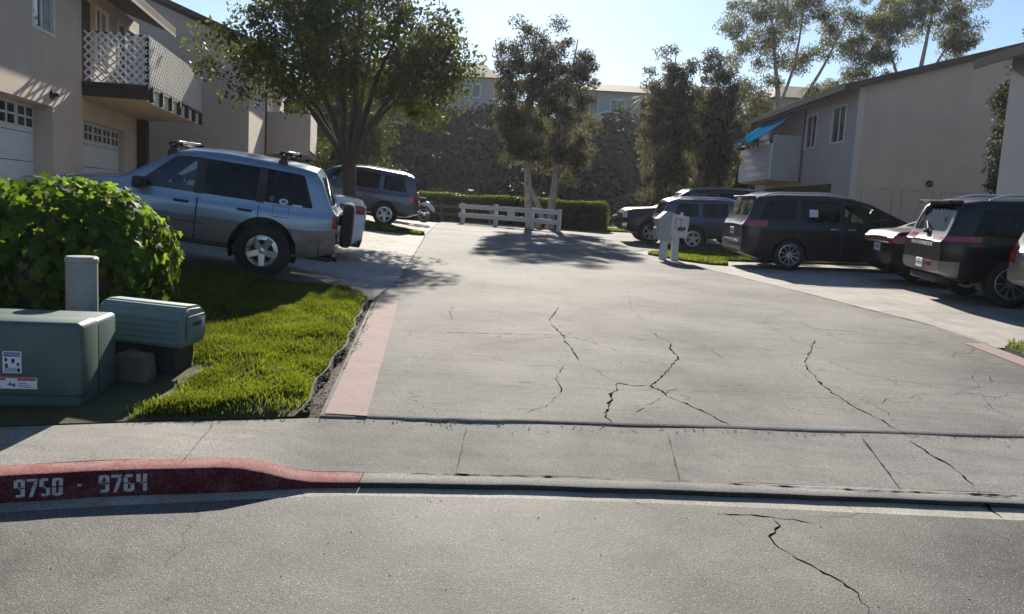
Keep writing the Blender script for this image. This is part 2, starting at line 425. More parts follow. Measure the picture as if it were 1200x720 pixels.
def poly_sheet(name, mat, poly, zf, step=.4, parent=None, kind='structure', skirt=.0):
    v, f = poly_grid(poly, step)
    mb = MB(); mb.add([(x, y, zf(x, y)) for x, y in v], f)
    if skirt:
        n = len(poly)
        for i in range(n):
            (x0, y0), (x1, y1) = poly[i], poly[(i + 1) % n]; k = max(1, int(math.hypot(x1 - x0, y1 - y0) / step))
            for j in range(k):
                a = (x0 + (x1 - x0) * j / k, y0 + (y1 - y0) * j / k); b = (x0 + (x1 - x0) * (j + 1) / k, y0 + (y1 - y0) * (j + 1) / k)
                za, zb = zf(*a), zf(*b)
                mb.add([(a[0], a[1], za), (b[0], b[1], zb), (b[0], b[1], zb - skirt), (a[0], a[1], za - skirt)], [(0, 1, 2, 3)])
    o = mb.build(name, mat, parent, smooth=50)
    if kind and not parent: o['kind'] = kind
    return o

# camera optics, used to turn a sight line measured in the photograph into a place on the ground
CF = 940.0; CC = Vector((0, 0, 1.6))
CR = (Matrix.Rotation(R_(90 - 6.98), 3, 'X') @ Matrix.Rotation(R_(3.15), 3, 'Z'))
def gh(px, py, zf=H):
    d = CR @ Vector(((px - 600) / CF, (360 - py) / CF, -1)); t = 2.0
    while t < 200:
        p = CC + d * t
        if p.z < zf(p.x, p.y): break
        t += .015
    return (p.x, p.y)
def road_z(X, Y):
    return 0.0
def walk_z(x, y, t=None):
    a = lerp(YL, x) + .16; b = yb(x)
    if t is None: t = (y - a) / (b - a)
    return kh(x) + (.155 - kh(x)) * t
def front_z(X, Y):   # any paved surface in front of the driveway
    if Y < lerp(YL, X): return 0.0
    if Y < yb(X): return walk_z(X, Y, min(1, max(0, (Y - lerp(YL, X) - .16) / (yb(X) - lerp(YL, X) - .16))))
    return H(X, Y)
# ------------------------------------------------------------------ ground, road, kerb
def frange(a, b, s):
    n = max(1, int(round((b - a) / s))); return [a + (b - a) * i / n for i in range(n + 1)]

# one sheet to the horizon, always below the paving
def base_z(x, y):
    if y < yb(x) - .02: return -.30
    z = H(x, y) - .10
    return z
xs = [-400, -200, -100, -60, -40] + frange(-30, 30, 1.0) + [40, 60, 100, 200, 400]
ysb = [-400, -100, -40] + frange(-20, 4, 2) + frange(4.5, 36, .75) + [38, 42, 50, 70, 100, 200, 400, 900]
V = []; F = []
for x in xs:
    for y in ysb: V.append((x, y, base_z(max(-30, min(30, x)), y)))
m_ = len(ysb)
for i in range(len(xs) - 1):
    for k in range(m_ - 1): F.append((i * m_ + k, (i + 1) * m_ + k, (i + 1) * m_ + k + 1, i * m_ + k + 1))
o = np_mesh('ground', V, F, M['soil'], None, True); o['kind'] = 'structure'

sx = [-30, -24, -20, -17, -14, -11, -9, -8, -7, -6, -5] + frange(-4.4, 6.6, .12) + [7, 8, 9, 10, 12, 14, 18, 24, 32, 40]
strip('street', M['asphalt'], sx, lambda x: -9 + (lerp(YA, x) - 4) * .6, lambda x: lerp(YA, x), 10, lambda x, y, t: .005)
strip('gutter', M['gutter'], sx, lambda x: lerp(YA, x) - .03, lambda x: lerp(YL, x) + .03, 2, lambda x, y, t: .001 + .008 * t)

# kerb swept along the street edge; painted red up to the driveway
def kerb_mesh(xs, part='all'):
    V = []; F = []
    for x in xs:
        y = lerp(YL, x); h = kh(x); wob = .003 * math.sin(x * 9.1) + .002 * math.sin(x * 23)
        y += wob
        uc = .022 * sm((x + 1.1) / .4)
        for p in [(y + uc, -.05), (y + .003 + uc * .6, h * .4), (y + .006, h - .012), (y + .009, h - .004), (y + .018, h), (y + .10, h + .002), (y + .165, h + .003), (y + .168, -.05)]: V.append((x, p[0], p[1]))
    n = 8
    for i in range(len(xs) - 1):
        for k in (range(n - 1) if part == 'all' else range(0, 3) if part == 'face' else range(3, n - 1)): F.append((i * n + k, (i + 1) * n + k, (i + 1) * n + k + 1, i * n + k + 1))
    return V, F
XRED = -.80
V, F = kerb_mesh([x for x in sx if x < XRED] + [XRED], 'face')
KR = np_mesh('kerb', V, F, M['red_kerb_shaded'], None, True); KR.data.set_sharp_from_angle(angle=R_(28)); KR['kind'] = 'structure'
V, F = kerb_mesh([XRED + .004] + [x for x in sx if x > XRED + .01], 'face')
KF = np_mesh('kerb_face', V, F, M['kerb_shade'], None, True)
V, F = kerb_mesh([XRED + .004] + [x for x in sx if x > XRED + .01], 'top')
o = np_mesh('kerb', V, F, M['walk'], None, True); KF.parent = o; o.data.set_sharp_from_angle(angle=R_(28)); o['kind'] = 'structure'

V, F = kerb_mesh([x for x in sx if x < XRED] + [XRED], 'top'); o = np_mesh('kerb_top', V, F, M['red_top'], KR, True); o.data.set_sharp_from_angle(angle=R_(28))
# stencilled house numbers on the kerb face
SEG = {'9': 'abcdfg', '7': '7', '5': 'afgcd', '0': 'abcdef', '6': 'afgcde', '4': 'fgbc', '-': 'g'}
def digit(ch, w, h):
    t = w * .38; gp = .003; q = []
    R = lambda x0, x1, z0, z1: q.append([(x0, z0), (x1, z0), (x1, z1), (x0, z1)])
    s = SEG[ch]
    if s == '7':
        R(0, w, h - t * .8, h); q.append([(w * .2, 0), (w * .55, 0), (w, h - t * .8 - gp), (w * .66, h - t * .8 - gp)]); return q
    if ch == '-': R(0, w * .6, h * .43, h * .57); return q
    tt = t * .8; c0 = w * .5
    if 'a' in s: R(t * .5, w - t * .5, h - tt, h)
    if 'd' in s: R(t * .5, w - t * .5, 0, tt)
    if 'g' in s: R(t + gp, w - t - gp, h * .5 - tt * .4, h * .5 + tt * .4)
    if 'f' in s: R(0, t, h * .5 + gp, h - (tt * .35 if 'a' in s else 0))
    if 'b' in s: R(w - t, w, h * .5 + gp, h - (tt * .35 if 'a' in s else 0))
    if 'e' in s: R(0, t, tt * .35, h * .5 - gp)
    if 'c' in s: R(w - t, w, (tt * .35 if 'd' in s else 0), h * .5 - gp)
    return q
def kerb_text(txt, x0, x1):
    n = len(txt); cw = (x1 - x0) / n; mb = MB()
    for i, ch in enumerate(txt):
        for poly in digit(ch, cw * .86, .092):
            v = []
            for px, pz in poly:
                X = x0 + i * cw + px; z = .032 + pz
                v.append((X, lerp(YL, X) + .003 * math.sin(X * 9.1) + .002 * math.sin(X * 23) + .003 + (z - .06) * .0385 - .0032, z))
            mb.add(v, [tuple(range(len(v)))])
    return mb.build('house_number', M['stencil'], KR, fix=False)
def kx(px, py=575):
    d = CR @ Vector(((px - 600) / CF, (360 - py) / CF, -1)); t = 2
    while t < 9:
        p = CC + d * t
        if p.y > lerp(YL, p.x): return p.x
        t += .004
kerb_text('9750', kx(16), kx(77)); kerb_text('-', kx(91), kx(100)); kerb_text('9764', kx(116), kx(174))

WALK = strip('sidewalk', M['walk'], sx, lambda x: lerp(YL, x) + .166, lambda x: yb(x) + .02, 8, lambda x, y, t: walk_z(x, y, t) + .003 + .002 * math.sin(x * 5))

# driveway with a ragged raised lip along the sidewalk
dys = [0, .006, .014, .03, .06, .12] + frange(.25, 34.0, .25)
V = []; F = []; nx = 110
for k, dy in enumerate(dys):
    for i in range(nx + 1):
        s = i / nx; y0 = 5.25
        xl, xr = XL(y0 + dy), XRt and lerp(XRt, y0 + dy)
        x = xl + (xr - xl) * s
        wob = (.004 * math.sin(x * 31) + .003 * math.sin(x * 67 + 1) + .006 * math.sin(x * 5.3) + .004 * math.sin(x * 13)) * (1.2 if x < 0 else .35)
        y = yb(x) + dy * 1.0 + wob * max(0, 1 - dy / .2)
        lift = .006 + (.017 - .005 * sm(x)) * sm(dy / .03) * (1 - .65 * sm((dy - .05) / 1.2)) if k else -.03
        z = (H(x, y) if y > yb(x) else .15) + lift + .004 * math.sin(x * 2.1) * math.sin(y * 1.7)
        if k == 0: z = .12
        V.append((x, y, z))
m_ = nx + 1
for k in range(len(dys) - 1):
    for i in range(nx): F.append((k * m_ + i, k * m_ + i + 1, (k + 1) * m_ + i + 1, (k + 1) * m_ + i))
DRIVE = np_mesh('driveway', V, F, M['drive'], None, True); DRIVE['kind'] = 'structure'
def drive_z(x, y):
    d = max(0, y - yb(x)); return H(x, y) + .006 + (.017 - .005 * sm(x)) * sm(d / .03) * (1 - .65 * sm((d - .05) / 1.2)) + .004 * math.sin(x * 2.1) * math.sin(y * 1.7)

# faded red strips along the driveway edges
stripY('red_paint_strip', M['red_strip'], frange(5.22, 10.25, .1), lambda y: XL(y) + .02, lambda y: XL(y) + .30, 5, lambda x, y: drive_z(x, y) + .005)
stripY('red_paint_strip', M['red_strip'], frange(6.2, 9.35, .1), lambda y: XRt[1][1] - .28, lambda y: XRt[1][1] - .04, 5, lambda x, y: drive_z(x, y) + .005)

# parking aprons
LAWN_FAR = [(-14, 10.3), (-4.2, 10.3), (-2.6, 10.32), (-1.55, 10.24)]
ax = frange(-13, -1.45, .35)
def ap_z(x, y, t=None): return H(x, y) + .002
strip('parking_apron', M['apron'], ax, lambda x: lerp(LAWN_FAR, x), lambda x: 34, 60, ap_z)
bx = frange(3.0, 14, .35)
strip('parking_apron', M['apron'], bx, lambda x: 9.2, lambda x: 25 if x < 5 else 31, 60, ap_z)
# thin concrete edging in front of the mailbox lawn, joints of the aprons
def path_ribbon(mb, pts, w, zf, dz, jitter=0, seed=1):
    r = random.Random(seed); P = []
    for (a, b) in zip(pts, pts[1:]):
        a = Vector(a); b = Vector(b); n = max(1, int((b - a).length / .035)) if jitter else max(1, int((b - a).length / .3))
        for j in range(n): P.append(a + (b - a) * j / n)
    P.append(Vector(pts[-1]))
    L = []; Rr = []; off = 0; ww = 1.0
    for i, p in enumerate(P):
        t = (P[min(i + 1, len(P) - 1)] - P[max(0, i - 1)]).normalized(); nrm = Vector((-t.y, t.x))
        if jitter:
            off = off * .55 + r.uniform(-1, 1) * jitter * 1.7; ww = max(.08, ww * .45 + .55 * r.choice([.08, .15, .25, .4, .7, 1.9]))
        end = min(1, min(i, len(P) - 1 - i) / 4 + .15) if jitter else 1
        h = w * .5 * ww * end
        q = p + nrm * off
        L.append(q + nrm * h * r.uniform(.6, 1.4) if jitter else q + nrm * h); Rr.append(q - nrm * h)
    v = [(q.x, q.y, zf(q.x, q.y) + dz) for q in L] + [(q.x, q.y, zf(q.x, q.y) + dz) for q in Rr]
    n = len(P)
    mb.add(v, [(i, n + i, n + i + 1, i + 1) for i in range(n - 1)])

def pave_z(x, y):
    if y < lerp(YL, x): return gut_z(x, y)
    if y < yb(x): return walk_z(x, y) + .003 + .002 * math.sin(x * 5)
    if XL(y) < x < lerp(XRt, y): return drive_z(x, y)
    return H(x, y) + .002
def crack(pxs, w, parent, jit=.008, seed=1, zf=pave_z, dz=.002, name='crack', mat='crack'):
    mb = MB(); path_ribbon(mb, [gh(x, y, pave_z) for x, y in pxs], w, zf, dz, jit, seed)
    return mb.build(name, M[mat], parent, fix=False)
def street_z(x, y): return .005 if y < lerp(YA, x) - .028 else gut_z(x, y)
def gut_z(x, y): return max(.005, .001 + .008 * min(1, max(0, (y - lerp(YA, x) + .03) / (lerp(YL, x) - lerp(YA, x) + .06))))
STREET = bpy.data.objects['street']
crack([(655, 360), (644, 373), (648, 382), (660, 394), (668, 408), (680, 425)], .016, DRIVE, seed=2)
crack([(662, 428), (652, 440), (654, 452), (659, 463)], .010, DRIVE, seed=3)
crack([(659, 463), (640, 476), (612, 487)], .005, DRIVE, seed=31)
crack([(680, 425), (702, 436), (722, 449)], .004, DRIVE, seed=4)
crack([(765, 391), (785, 402), (788, 412), (795, 420), (790, 427), (776, 440), (763, 452), (785, 466), (800, 472), (820, 481), (857, 501)], .018, DRIVE, seed=5)
crack([(763, 452), (742, 453), (724, 449), (718, 462), (713, 478), (708, 484), (713, 494), (720, 499)], .019, DRIVE, seed=6)
crack([(735, 340), (740, 362), (765, 391)], .004, DRIVE, seed=61)
crack([(880, 370), (905, 385), (931, 398)], .005, DRIVE, seed=7)
crack([(954, 398), (953, 405), (946, 420), (945, 429), (958, 447), (975, 461), (1000, 477), (1030, 492), (1050, 503), (1066, 513)], .017, DRIVE, seed=8)
crack([(1066, 516), (1085, 530), (1110, 545), (1135, 563), (1146, 575)], .013, WALK, seed=9)
crack([(1146, 577), (1158, 592), (1172, 604), (1180, 611)], .020, bpy.data.objects['gutter'], seed=10, zf=lambda x, y: pave_z(x, y) + .001)
crack([(723, 566), (724, 577)], .012, WALK, seed=11)
crack([(722, 577), (750, 590), (772, 598)], .006, bpy.data.objects['gutter'], seed=12, zf=lambda x, y: pave_z(x, y) + .001)
crack([(350, 576), (358, 586)], .008, bpy.data.objects['gutter'], seed=13, zf=lambda x, y: pave_z(x, y) + .001)
crack([(840, 602), (870, 604), (902, 606), (955, 614)], .014, STREET, seed=14, zf=street_z)
crack([(905, 607), (912, 617), (903, 630), (912, 643), (930, 656), (960, 668), (990, 684), (1003, 697), (1018, 712), (1022, 726)], .012, STREET, seed=15, zf=street_z)
crack([(855, 604), (872, 616), (900, 617)], .007, STREET, seed=16, zf=street_z)
crack([(1010, 500 + 15), (1055, 575)], .006, WALK, seed=17, jit=.002)
crack([(950, 566), (985, 585), (1010, 605)], .004, bpy.data.objects['gutter'], seed=18, zf=lambda x, y: pave_z(x, y) + .001)
crack([(545, 525), (540, 540), (530, 556)], .006, WALK, seed=19)
crack([(462, 388), (560, 391), (650, 393), (655, 394)], .010, DRIVE, seed=20, jit=.003)
crack([(655, 394), (850, 398), (1010, 402), (1110, 405)], .004, DRIVE, seed=21, jit=.003)
crack([(500, 345), (700, 348), (900, 350)], .004, DRIVE, seed=22, jit=.003)
crack([(560, 452), (700, 456), (830, 460), (1000, 461), (1150, 462)], .003, DRIVE, seed=23, jit=.004)
rc_ = random.Random(77)
for k in range(16):   # minor cracks wandering over the driveway
    x, y = rc_.uniform(-1.2, 5), rc_.uniform(5.8, 15); a = rc_.uniform(0, 6.28); pts = [(x, y)]
    for _ in range(rc_.randint(4, 9)):
        a += rc_.uniform(-.7, .7); x += .22 * math.cos(a); y += .32 * math.sin(a)
        if y < yb(x) + .08 or not (XL(y) + .1 < x < lerp(XRt, y) - .1): break
        pts.append((x, y))
    if len(pts) > 2:
        mb = MB(); path_ribbon(mb, pts, rc_.uniform(.003, .006), pave_z, .002, .006, 200 + k); mb.build('crack', M['crack'], DRIVE, fix=False)
def seam_z(x, y): return max(kh(x) + .003, walk_z(x, y) + .005) if y > lerp(YL, x) + .01 else pave_z(x, y)
# sidewalk joints, the joint behind the kerb, apron joints
for k, (a, b) in enumerate([((250, 499), (210, 546)), ((547, 499), (534, 558)), ((782, 505), (797, 567)), ((1010, 513), (1056, 576))]):
    crack([a, b], .012, WALK, jit=.0012, seed=40 + k, name='joint', mat='joint')
crack([(480, 557), (600, 559), (800, 566), (1000, 577), (1200, 583)], .016, WALK, jit=.002, seed=50, name='joint', zf=seam_z, dz=.003)
crack([(1000, 579), (1050, 582)], .035, WALK, jit=.004, seed=52, zf=seam_z, dz=.004)
crack([(1130, 581), (1185, 584)], .035, WALK, jit=.004, seed=54, zf=seam_z, dz=.004)
mb = MB(); path_ribbon(mb, [(lerp(XLt, y) - .02, y) for y in frange(10.2, 33, .5)], .03, lambda x, y: max(drive_z(x, y), H(x, y)), .006, .004, 51); mb.build('joint', M['joint'], DRIVE, fix=False)
mb = MB(); path_ribbon(mb, [(lerp(XRt, y) + .02, y) for y in frange(9.3, 22, .5)], .03, lambda x, y: max(drive_z(x, y), H(x, y)), .006, .004, 53); mb.build('joint', M['joint'], DRIVE, fix=False)
AP = [o for o in bpy.data.objects if o.name.startswith('parking_apron')]
for yy in (13.0, 16.9): 
    mb = MB(); path_ribbon(mb, [(-12, yy), (-2, yy)], .012, H, .006); mb.build('joint', M['joint'], AP[0], fix=False)
for yy in (11.9, 15.1, 17.9): 
    mb = MB(); path_ribbon(mb, [(lerp(XRt, yy) + .1, yy), (12, yy + .3)], .012, H, .006); mb.build('joint', M['joint'], AP[1], fix=False)

# ------------------------------------------------------------------ lawns (soil sheet + blades)
def lump(x, y): return .026 * math.sin(x * 4.1 + y * 1.3) * math.sin(y * 3.3 - x) + .012 * math.sin(x * 9 + 2) * math.sin(y * 8)
def lawn_edge(y): return lerp([(5.1, -1.36), (6.3, -1.49), (7.6, -1.55), (8.6, -1.68), (10.3, -1.86)], y) + .02 * math.sin(y * 7)
LAWN = [(x, yb(x) + .07) for x in frange(-9, -1.40, .3)] + [(lawn_edge(y), y) for y in frange(5.35, 10.2, .2)] + [(x, lerp(LAWN_FAR, x) - .03) for x in (-2.2, -3.2, -4.2, -6, -9)]
def lawn_z(x, y):
    k = 1 - .9 * sm((-2.15 - x) / .3) * sm((6.6 - y) / .5)
    e = sm((lawn_edge(y) - x + .02) / .22) * sm((y - yb(x) - .05) / .2)
    return H(x, y) + .055 * k * (.15 + .85 * e) + lump(x, y) * (.3 + .7 * k) * e + .012 * e
poly_sheet('lawn_ground', M['turf'], LAWN, lawn_z, .22, skirt=.10)
MLAWN = [(3.6, 21.8), (4.2, 20.2), (4.75, 19.4), (5.15, 19.35), (5.25, 20.9), (11, 21.0), (11, 23.4), (4.6, 23.5)]
poly_sheet('lawn_ground', M['turf'], MLAWN, lambda x, y: H(x, y) + .05, .4, skirt=.1)
TLAWN = [(-2.92, 24.2), (-2.78, 24.6), (-4.5, 25.75), (-7, 25.3), (-7, 21.6), (-5.2, 21.6), (-4, 23.3)]
poly_sheet('lawn_ground', M['turf'], TLAWN, lambda x, y: H(x, y) + .05, .4, skirt=.1)
RLAWN = [(5.60, 6.0), (5.58, 8.6), (5.66, 9.1), (6.1, 9.42), (10, 9.5), (10, 5.9)]
poly_sheet('lawn_ground', M['turf'], RLAWN, lambda x, y: H(x, y) + .05, .3, skirt=.1)

def blades(name, label, poly, n, zf, h0, h1, mask=None, w=.006, seed=3):
    r = np.random.default_rng(seed)
    xs = [p[0] for p in poly]; ys = [p[1] for p in poly]; P = []
    while len(P) < n:
        x = r.uniform(min(xs), max(xs)); y = r.uniform(min(ys), max(ys))
        if not inside(poly, x, y): continue
        if mask and r.random() > mask(x, y): continue
        P.append((x, y, zf(x, y)))
    P = np.array(P); n = len(P)
    cl = .55 + .45 * np.sin(P[:, 0] * 7 + 3 * np.sin(P[:, 1] * 2.3)) * np.sin(P[:, 1] * 6.1 + 2 * np.sin(P[:, 0] * 3))
    h = r.uniform(h0, h1, n) * (.7 + .5 * cl)
    a = r.uniform(0, 2 * np.pi, n); lean = r.uniform(.1, .9, n) * h; la = r.uniform(0, 2 * np.pi, n)
    d = np.stack([np.cos(a), np.sin(a), np.zeros(n)], 1) * (w * r.uniform(.6, 1.3, n))[:, None]
    mid = P + np.stack([np.cos(la) * lean * .35, np.sin(la) * lean * .35, h * .6], 1)
    top = P + np.stack([np.cos(la) * lean, np.sin(la) * lean, h], 1)
    V = np.empty((n, 5, 3)); V[:, 0] = P - d; V[:, 1] = P + d; V[:, 2] = mid + d * .8; V[:, 3] = mid - d * .8; V[:, 4] = top
    b = np.arange(n)[:, None] * 5
    F4 = np.concatenate([b + np.array([[0, 1, 2, 3]])]); F3 = b + np.array([[3, 2, 4]])
    F = np.concatenate([F4[:, [0, 1, 2]], F4[:, [0, 2, 3]], F3])
    o = np_mesh(name, V.reshape(-1, 3), F, M['grass'])
    tag(o, label, 'grass', kind='stuff'); return o
def bare(x, y):
    k = .5 + .5 * math.sin(x * 3.7 + 1.3 * math.sin(y * 2.9)) * math.sin(y * 3.1 + 1.7 * math.sin(x * 2.2))
    b = 1 if k > .32 else .26
    if x < -3.1: b *= .5
    b *= 1 - sm((-2.12 - x - .06 * math.sin(y * 9)) / .28) * sm((6.5 - y) / .4)
    return b
GL = [(x, yb(x) + .09) for x in frange(-5.5, -1.45, .3)] + [(lawn_edge(y) - .02, y) for y in frange(5.35, 10.2, .2)] + [(-2.2, 10.26), (-3.2, 10.26), (-5.5, 10.26)]
blades('grass', 'lumpy green lawn beside the faded red strip of the driveway', GL, 135000, lawn_z, .020, .058, bare, w=.0048)
blades('grass', 'narrow grass strip under the mailboxes by the dark blue crossover', MLAWN, 16000, lambda x, y: H(x, y) + .05, .04, .09, w=.012, seed=4)
blades('grass', 'small sunlit grass wedge beside the blue SUV', TLAWN, 14000, lambda x, y: H(x, y) + .05, .05, .10, w=.014, seed=5)
blades('grass', 'corner of grass beside the red kerb at the street', RLAWN, 12000, lambda x, y: H(x, y) + .05, .04, .09, w=.008, seed=6)
# crumbs of soil and dead leaves in the gap beside the lawn and in the gutter
V = []; F = []; r = random.Random(5)
def crumb(x, y, z, s):
    k = len(V); a = r.uniform(0, 6.28)
    for i in range(5):
        t = a + i * 1.257; V.append((x + math.cos(t) * s * r.uniform(.6, 1.2), y + math.sin(t) * s * r.uniform(.6, 1.2), z + r.uniform(0, .4) * s))
    V.append((x, y, z + s * .7))
    for i in range(5): F.append((k + i, k + (i + 1) % 5, k + 5))
for i in range(900):
    y = r.uniform(5.25, 10.2); x = lawn_edge(y) + r.uniform(-.02, .13); crumb(x, y, pave_z(x, y) + .002, r.uniform(.004, .014))
for i in range(260):
    x = r.uniform(-2.4, 4); y = yb(x) - abs(r.gauss(0, .05)); crumb(x, y, pave_z(x, y) + .001, r.uniform(.003, .009))
for i in range(160):
    x = r.uniform(-2.4, 4); y = r.uniform(1.9, 4.2); crumb(x, y, street_z(x, y) + .001, r.uniform(.002, .006))
for i in range(220):
    x = r.uniform(-1.2, 5); y = r.uniform(5.6, 16); crumb(x, y, pave_z(x, y) + .001, r.uniform(.003, .009))
o = np_mesh('debris', V, F, M['soil']); tag(o, 'scattered soil crumbs and dead leaf bits on the paving', 'debris', kind='stuff')

# ------------------------------------------------------------------ cross street and hill behind the hedge
strip('road', M['walk'], frange(4.5, 64.5, 4), lambda x: 37, lambda x: 43.5, 4, lambda x, y, t: H(0, 40) - .01)
HP = [(43.6, .92), (46, 1.2), (50, 3.0), (55, 5.4), (60, 7.6), (63, 8.5), (66, 8.8), (80, 9.4), (110, 11), (160, 10)]
def hill_z(x, y):
    k = sm((y - 43.6) / 5)
    return lerp(HP, y) + k * (.35 * math.sin(x * .37 + y * .2) + .2 * math.sin(x * .9 - y * .5)) - .012 * max(0, x) * k * 4 * sm((y - 50) / 10) + (.012 * max(0, -x) * k * 2 * sm((y - 50) / 10))
strip('hill', M['hill'], frange(-70, 70, 1.6), lambda x: 43.6, lambda x: 160, 70, lambda x, y, t: hill_z(x, y))
def scatter_leaves(P, size, jit, seed, aspect=.55):
    """one small rhombic leaf per point"""
    r = np.random.default_rng(seed); n = len(P)
    P = P + r.normal(0, 1, (n, 3)) * jit
    a = r.normal(0, 1, (n, 3)); a /= np.linalg.norm(a, axis=1)[:, None]
    b = r.normal(0, 1, (n, 3)); b -= a * (a * b).sum(1)[:, None]; b /= np.linalg.norm(b, axis=1)[:, None]
    s = (size * r.uniform(.6, 1.35, n))[:, None]
    V = np.empty((n, 4, 3)); V[:, 0] = P - a * s * .5; V[:, 1] = P + b * s * aspect * .5; V[:, 2] = P + a * s * .5; V[:, 3] = P - b * s * aspect * .5
    return V.reshape(-1, 3), np.arange(n * 4).reshape(n, 4)
r = np.random.default_rng(21)
n = 60000
X = r.uniform(-36, 42, n); Y = r.uniform(44, 64.5, n)
cl = np.sin(X * .8 + 2 * np.sin(Y * .5)) * np.sin(Y * .9 + 1.5 * np.sin(X * .45))
Z = np.array([hill_z(a, b) for a, b in zip(X, Y)]) + r.uniform(0, .35, n) + np.clip(cl, 0, 1) ** .6 * r.uniform(0, 1, n) * 1.25
V, F = scatter_leaves(np.stack([X, Y, Z], 1), .34, .12, 22, .7)
o = np_mesh('ground_cover', V, F, M['leaf_hill']); tag(o, 'dark shaded ground cover on the hillside behind the hedge', 'ground cover', kind='stuff')
# ------------------------------------------------------------------ vehicles
def catmull(pts, k):
    n = len(pts); out = []
    for i in range(n - 1):
        p0 = pts[max(0, i - 1)]; p1 = pts[i]; p2 = pts[i + 1]; p3 = pts[min(n - 1, i + 2)]
        for j in range(k):
            t = j / k
            o = []
            for a, b, c, d in zip(p0, p1, p2, p3):
                m1 = (c - a) * .38; m2 = (d - b) * .38
                o.append((2 * t**3 - 3 * t**2 + 1) * b + (t**3 - 2 * t**2 + t) * m1 + (-2 * t**3 + 3 * t**2) * c + (t**3 - t**2) * m2)
            out.append(tuple(o))
    out.append(pts[-1]); return out

def smooth_lerp(t, x):   # eased version of lerp: averages over a short window so profile corners are rounded
    return (lerp(t, x - .05) + lerp(t, x - .025) + lerp(t, x) * 2 + lerp(t, x + .025) + lerp(t, x + .05)) / 6

class Body:
    KS = 3
    def __init__(s, sp):
        s.sp = sp; s.L = sp['L']; s.W = sp['W']
    def half(s, t):
        sp = s.sp; L = s.L
        w = s.W / 2
        fr = sp.get('fr', (.7, .2)); rr = sp.get('rr', (.42, .13))
        if t < fr[0]: w *= 1 - fr[1] * ((fr[0] - t) / fr[0]) ** 2.6
        q = L - t
        if q < rr[0]: w *= 1 - rr[1] * ((rr[0] - q) / rr[0]) ** 2.6
        return w
    def section(s, t):
        sp = s.sp
        w = s.half(t); top = smooth_lerp(sp['top'], t); belt = min(lerp(sp['belt'], t), top - .015); zb = lerp(sp['bot'], t)
        gh_ = max(0, top - belt); k = min(1, gh_ / .5); tu = sp.get('tumble', .80)
        wr = w * (.95 - (.95 - tu) * k)
        d = belt - zb
        pts = [(0, zb), (.72 * w, zb), (.93 * w, zb + .035), (.985 * w, zb + .13 * d), (w, zb + .36 * d), (.997 * w, zb + .62 * d), (.985 * w, zb + .86 * d), (.955 * w, belt),
               (.945 * w * .5 + wr * .5 + .006 * k, belt + .46 * gh_), (wr, belt + .84 * gh_), (wr - .045 * k - .02, belt + .955 * gh_), (wr * .72, top - .004), (wr * .35, top + .012 * k + .008), (0, top + .016 * k + .012)]
        return catmull(pts, s.KS)
    def yside(s, t, z):
        P = s.section(t); k0 = 2 * s.KS
        for a, b in zip(P[k0:], P[k0 + 1:]):
            if a[1] <= z <= b[1] and b[1] > a[1]: return a[0] + (b[0] - a[0]) * (z - a[1]) / (b[1] - a[1])
        return P[-6 * s.KS][0]
    def ztop(s, t, y):
        P = s.section(t)[7 * s.KS:]
        y = abs(y)
        for a, b in zip(P, P[1:]):
            if b[0] <= y <= a[0] and a[0] > b[0]: return a[1] + (b[1] - a[1]) * (a[0] - y) / (a[0] - b[0])
        return P[0][1] - (y - P[0][0]) * 2
    def X(s, t): return s.L / 2 - t
    def shell(s):
        L = s.L
        st = [0, .012, .035, .07, .12, .18] + frange(.25, L - .25, .085) + [L - .18, L - .12, L - .07, L - .035, L - .012, L]
        rows = [s.section(t) for t in st]
        n = len(rows[0]); mb = MB(); V = []; F = []
        ring = []
        for t, r in zip(st, rows):
            q = [(s.X(t), -y, z) for y, z in r] + [(s.X(t), y, z) for y, z in r[-2:0:-1]]
            ring.append(q)
        m = len(ring[0])
        for q in ring: V += q
        clad = s.sp.get('clad', 0) * s.KS
        mats = []
        for i in range(len(st) - 1):
            for k in range(m):
                F.append((i * m + k, i * m + (k + 1) % m, (i + 1) * m + (k + 1) % m, (i + 1) * m + k))
                kk = k if k < n - 1 else m - 1 - k
                mats.append(1 if kk < clad else 0)
        F.append(tuple(range(m))); F.append(tuple((len(st) - 1) * m + k for k in range(m))[::-1]); mats += [0, 0]
        bm = bmesh.new(); vs = [bm.verts.new(v) for v in V]
        for f, mi in zip(F, mats):
            try: q = bm.faces.new([vs[i] for i in f]); q.material_index = mi
            except ValueError: pass
        # round off the two end caps
        bmesh.ops.recalc_face_normals(bm, faces=bm.faces[:])
        caps = [f for f in bm.faces if len(f.verts) > 6]
        bmesh.ops.triangulate(bm, faces=caps)
        # if both end rings carry cladding, give low cap triangles the same
        if clad:
            for f in bm.faces:
                if len(f.verts) == 3 and f.calc_center_median().z < s.sp.get('cladz', .7): f.material_index = 1
        return bm

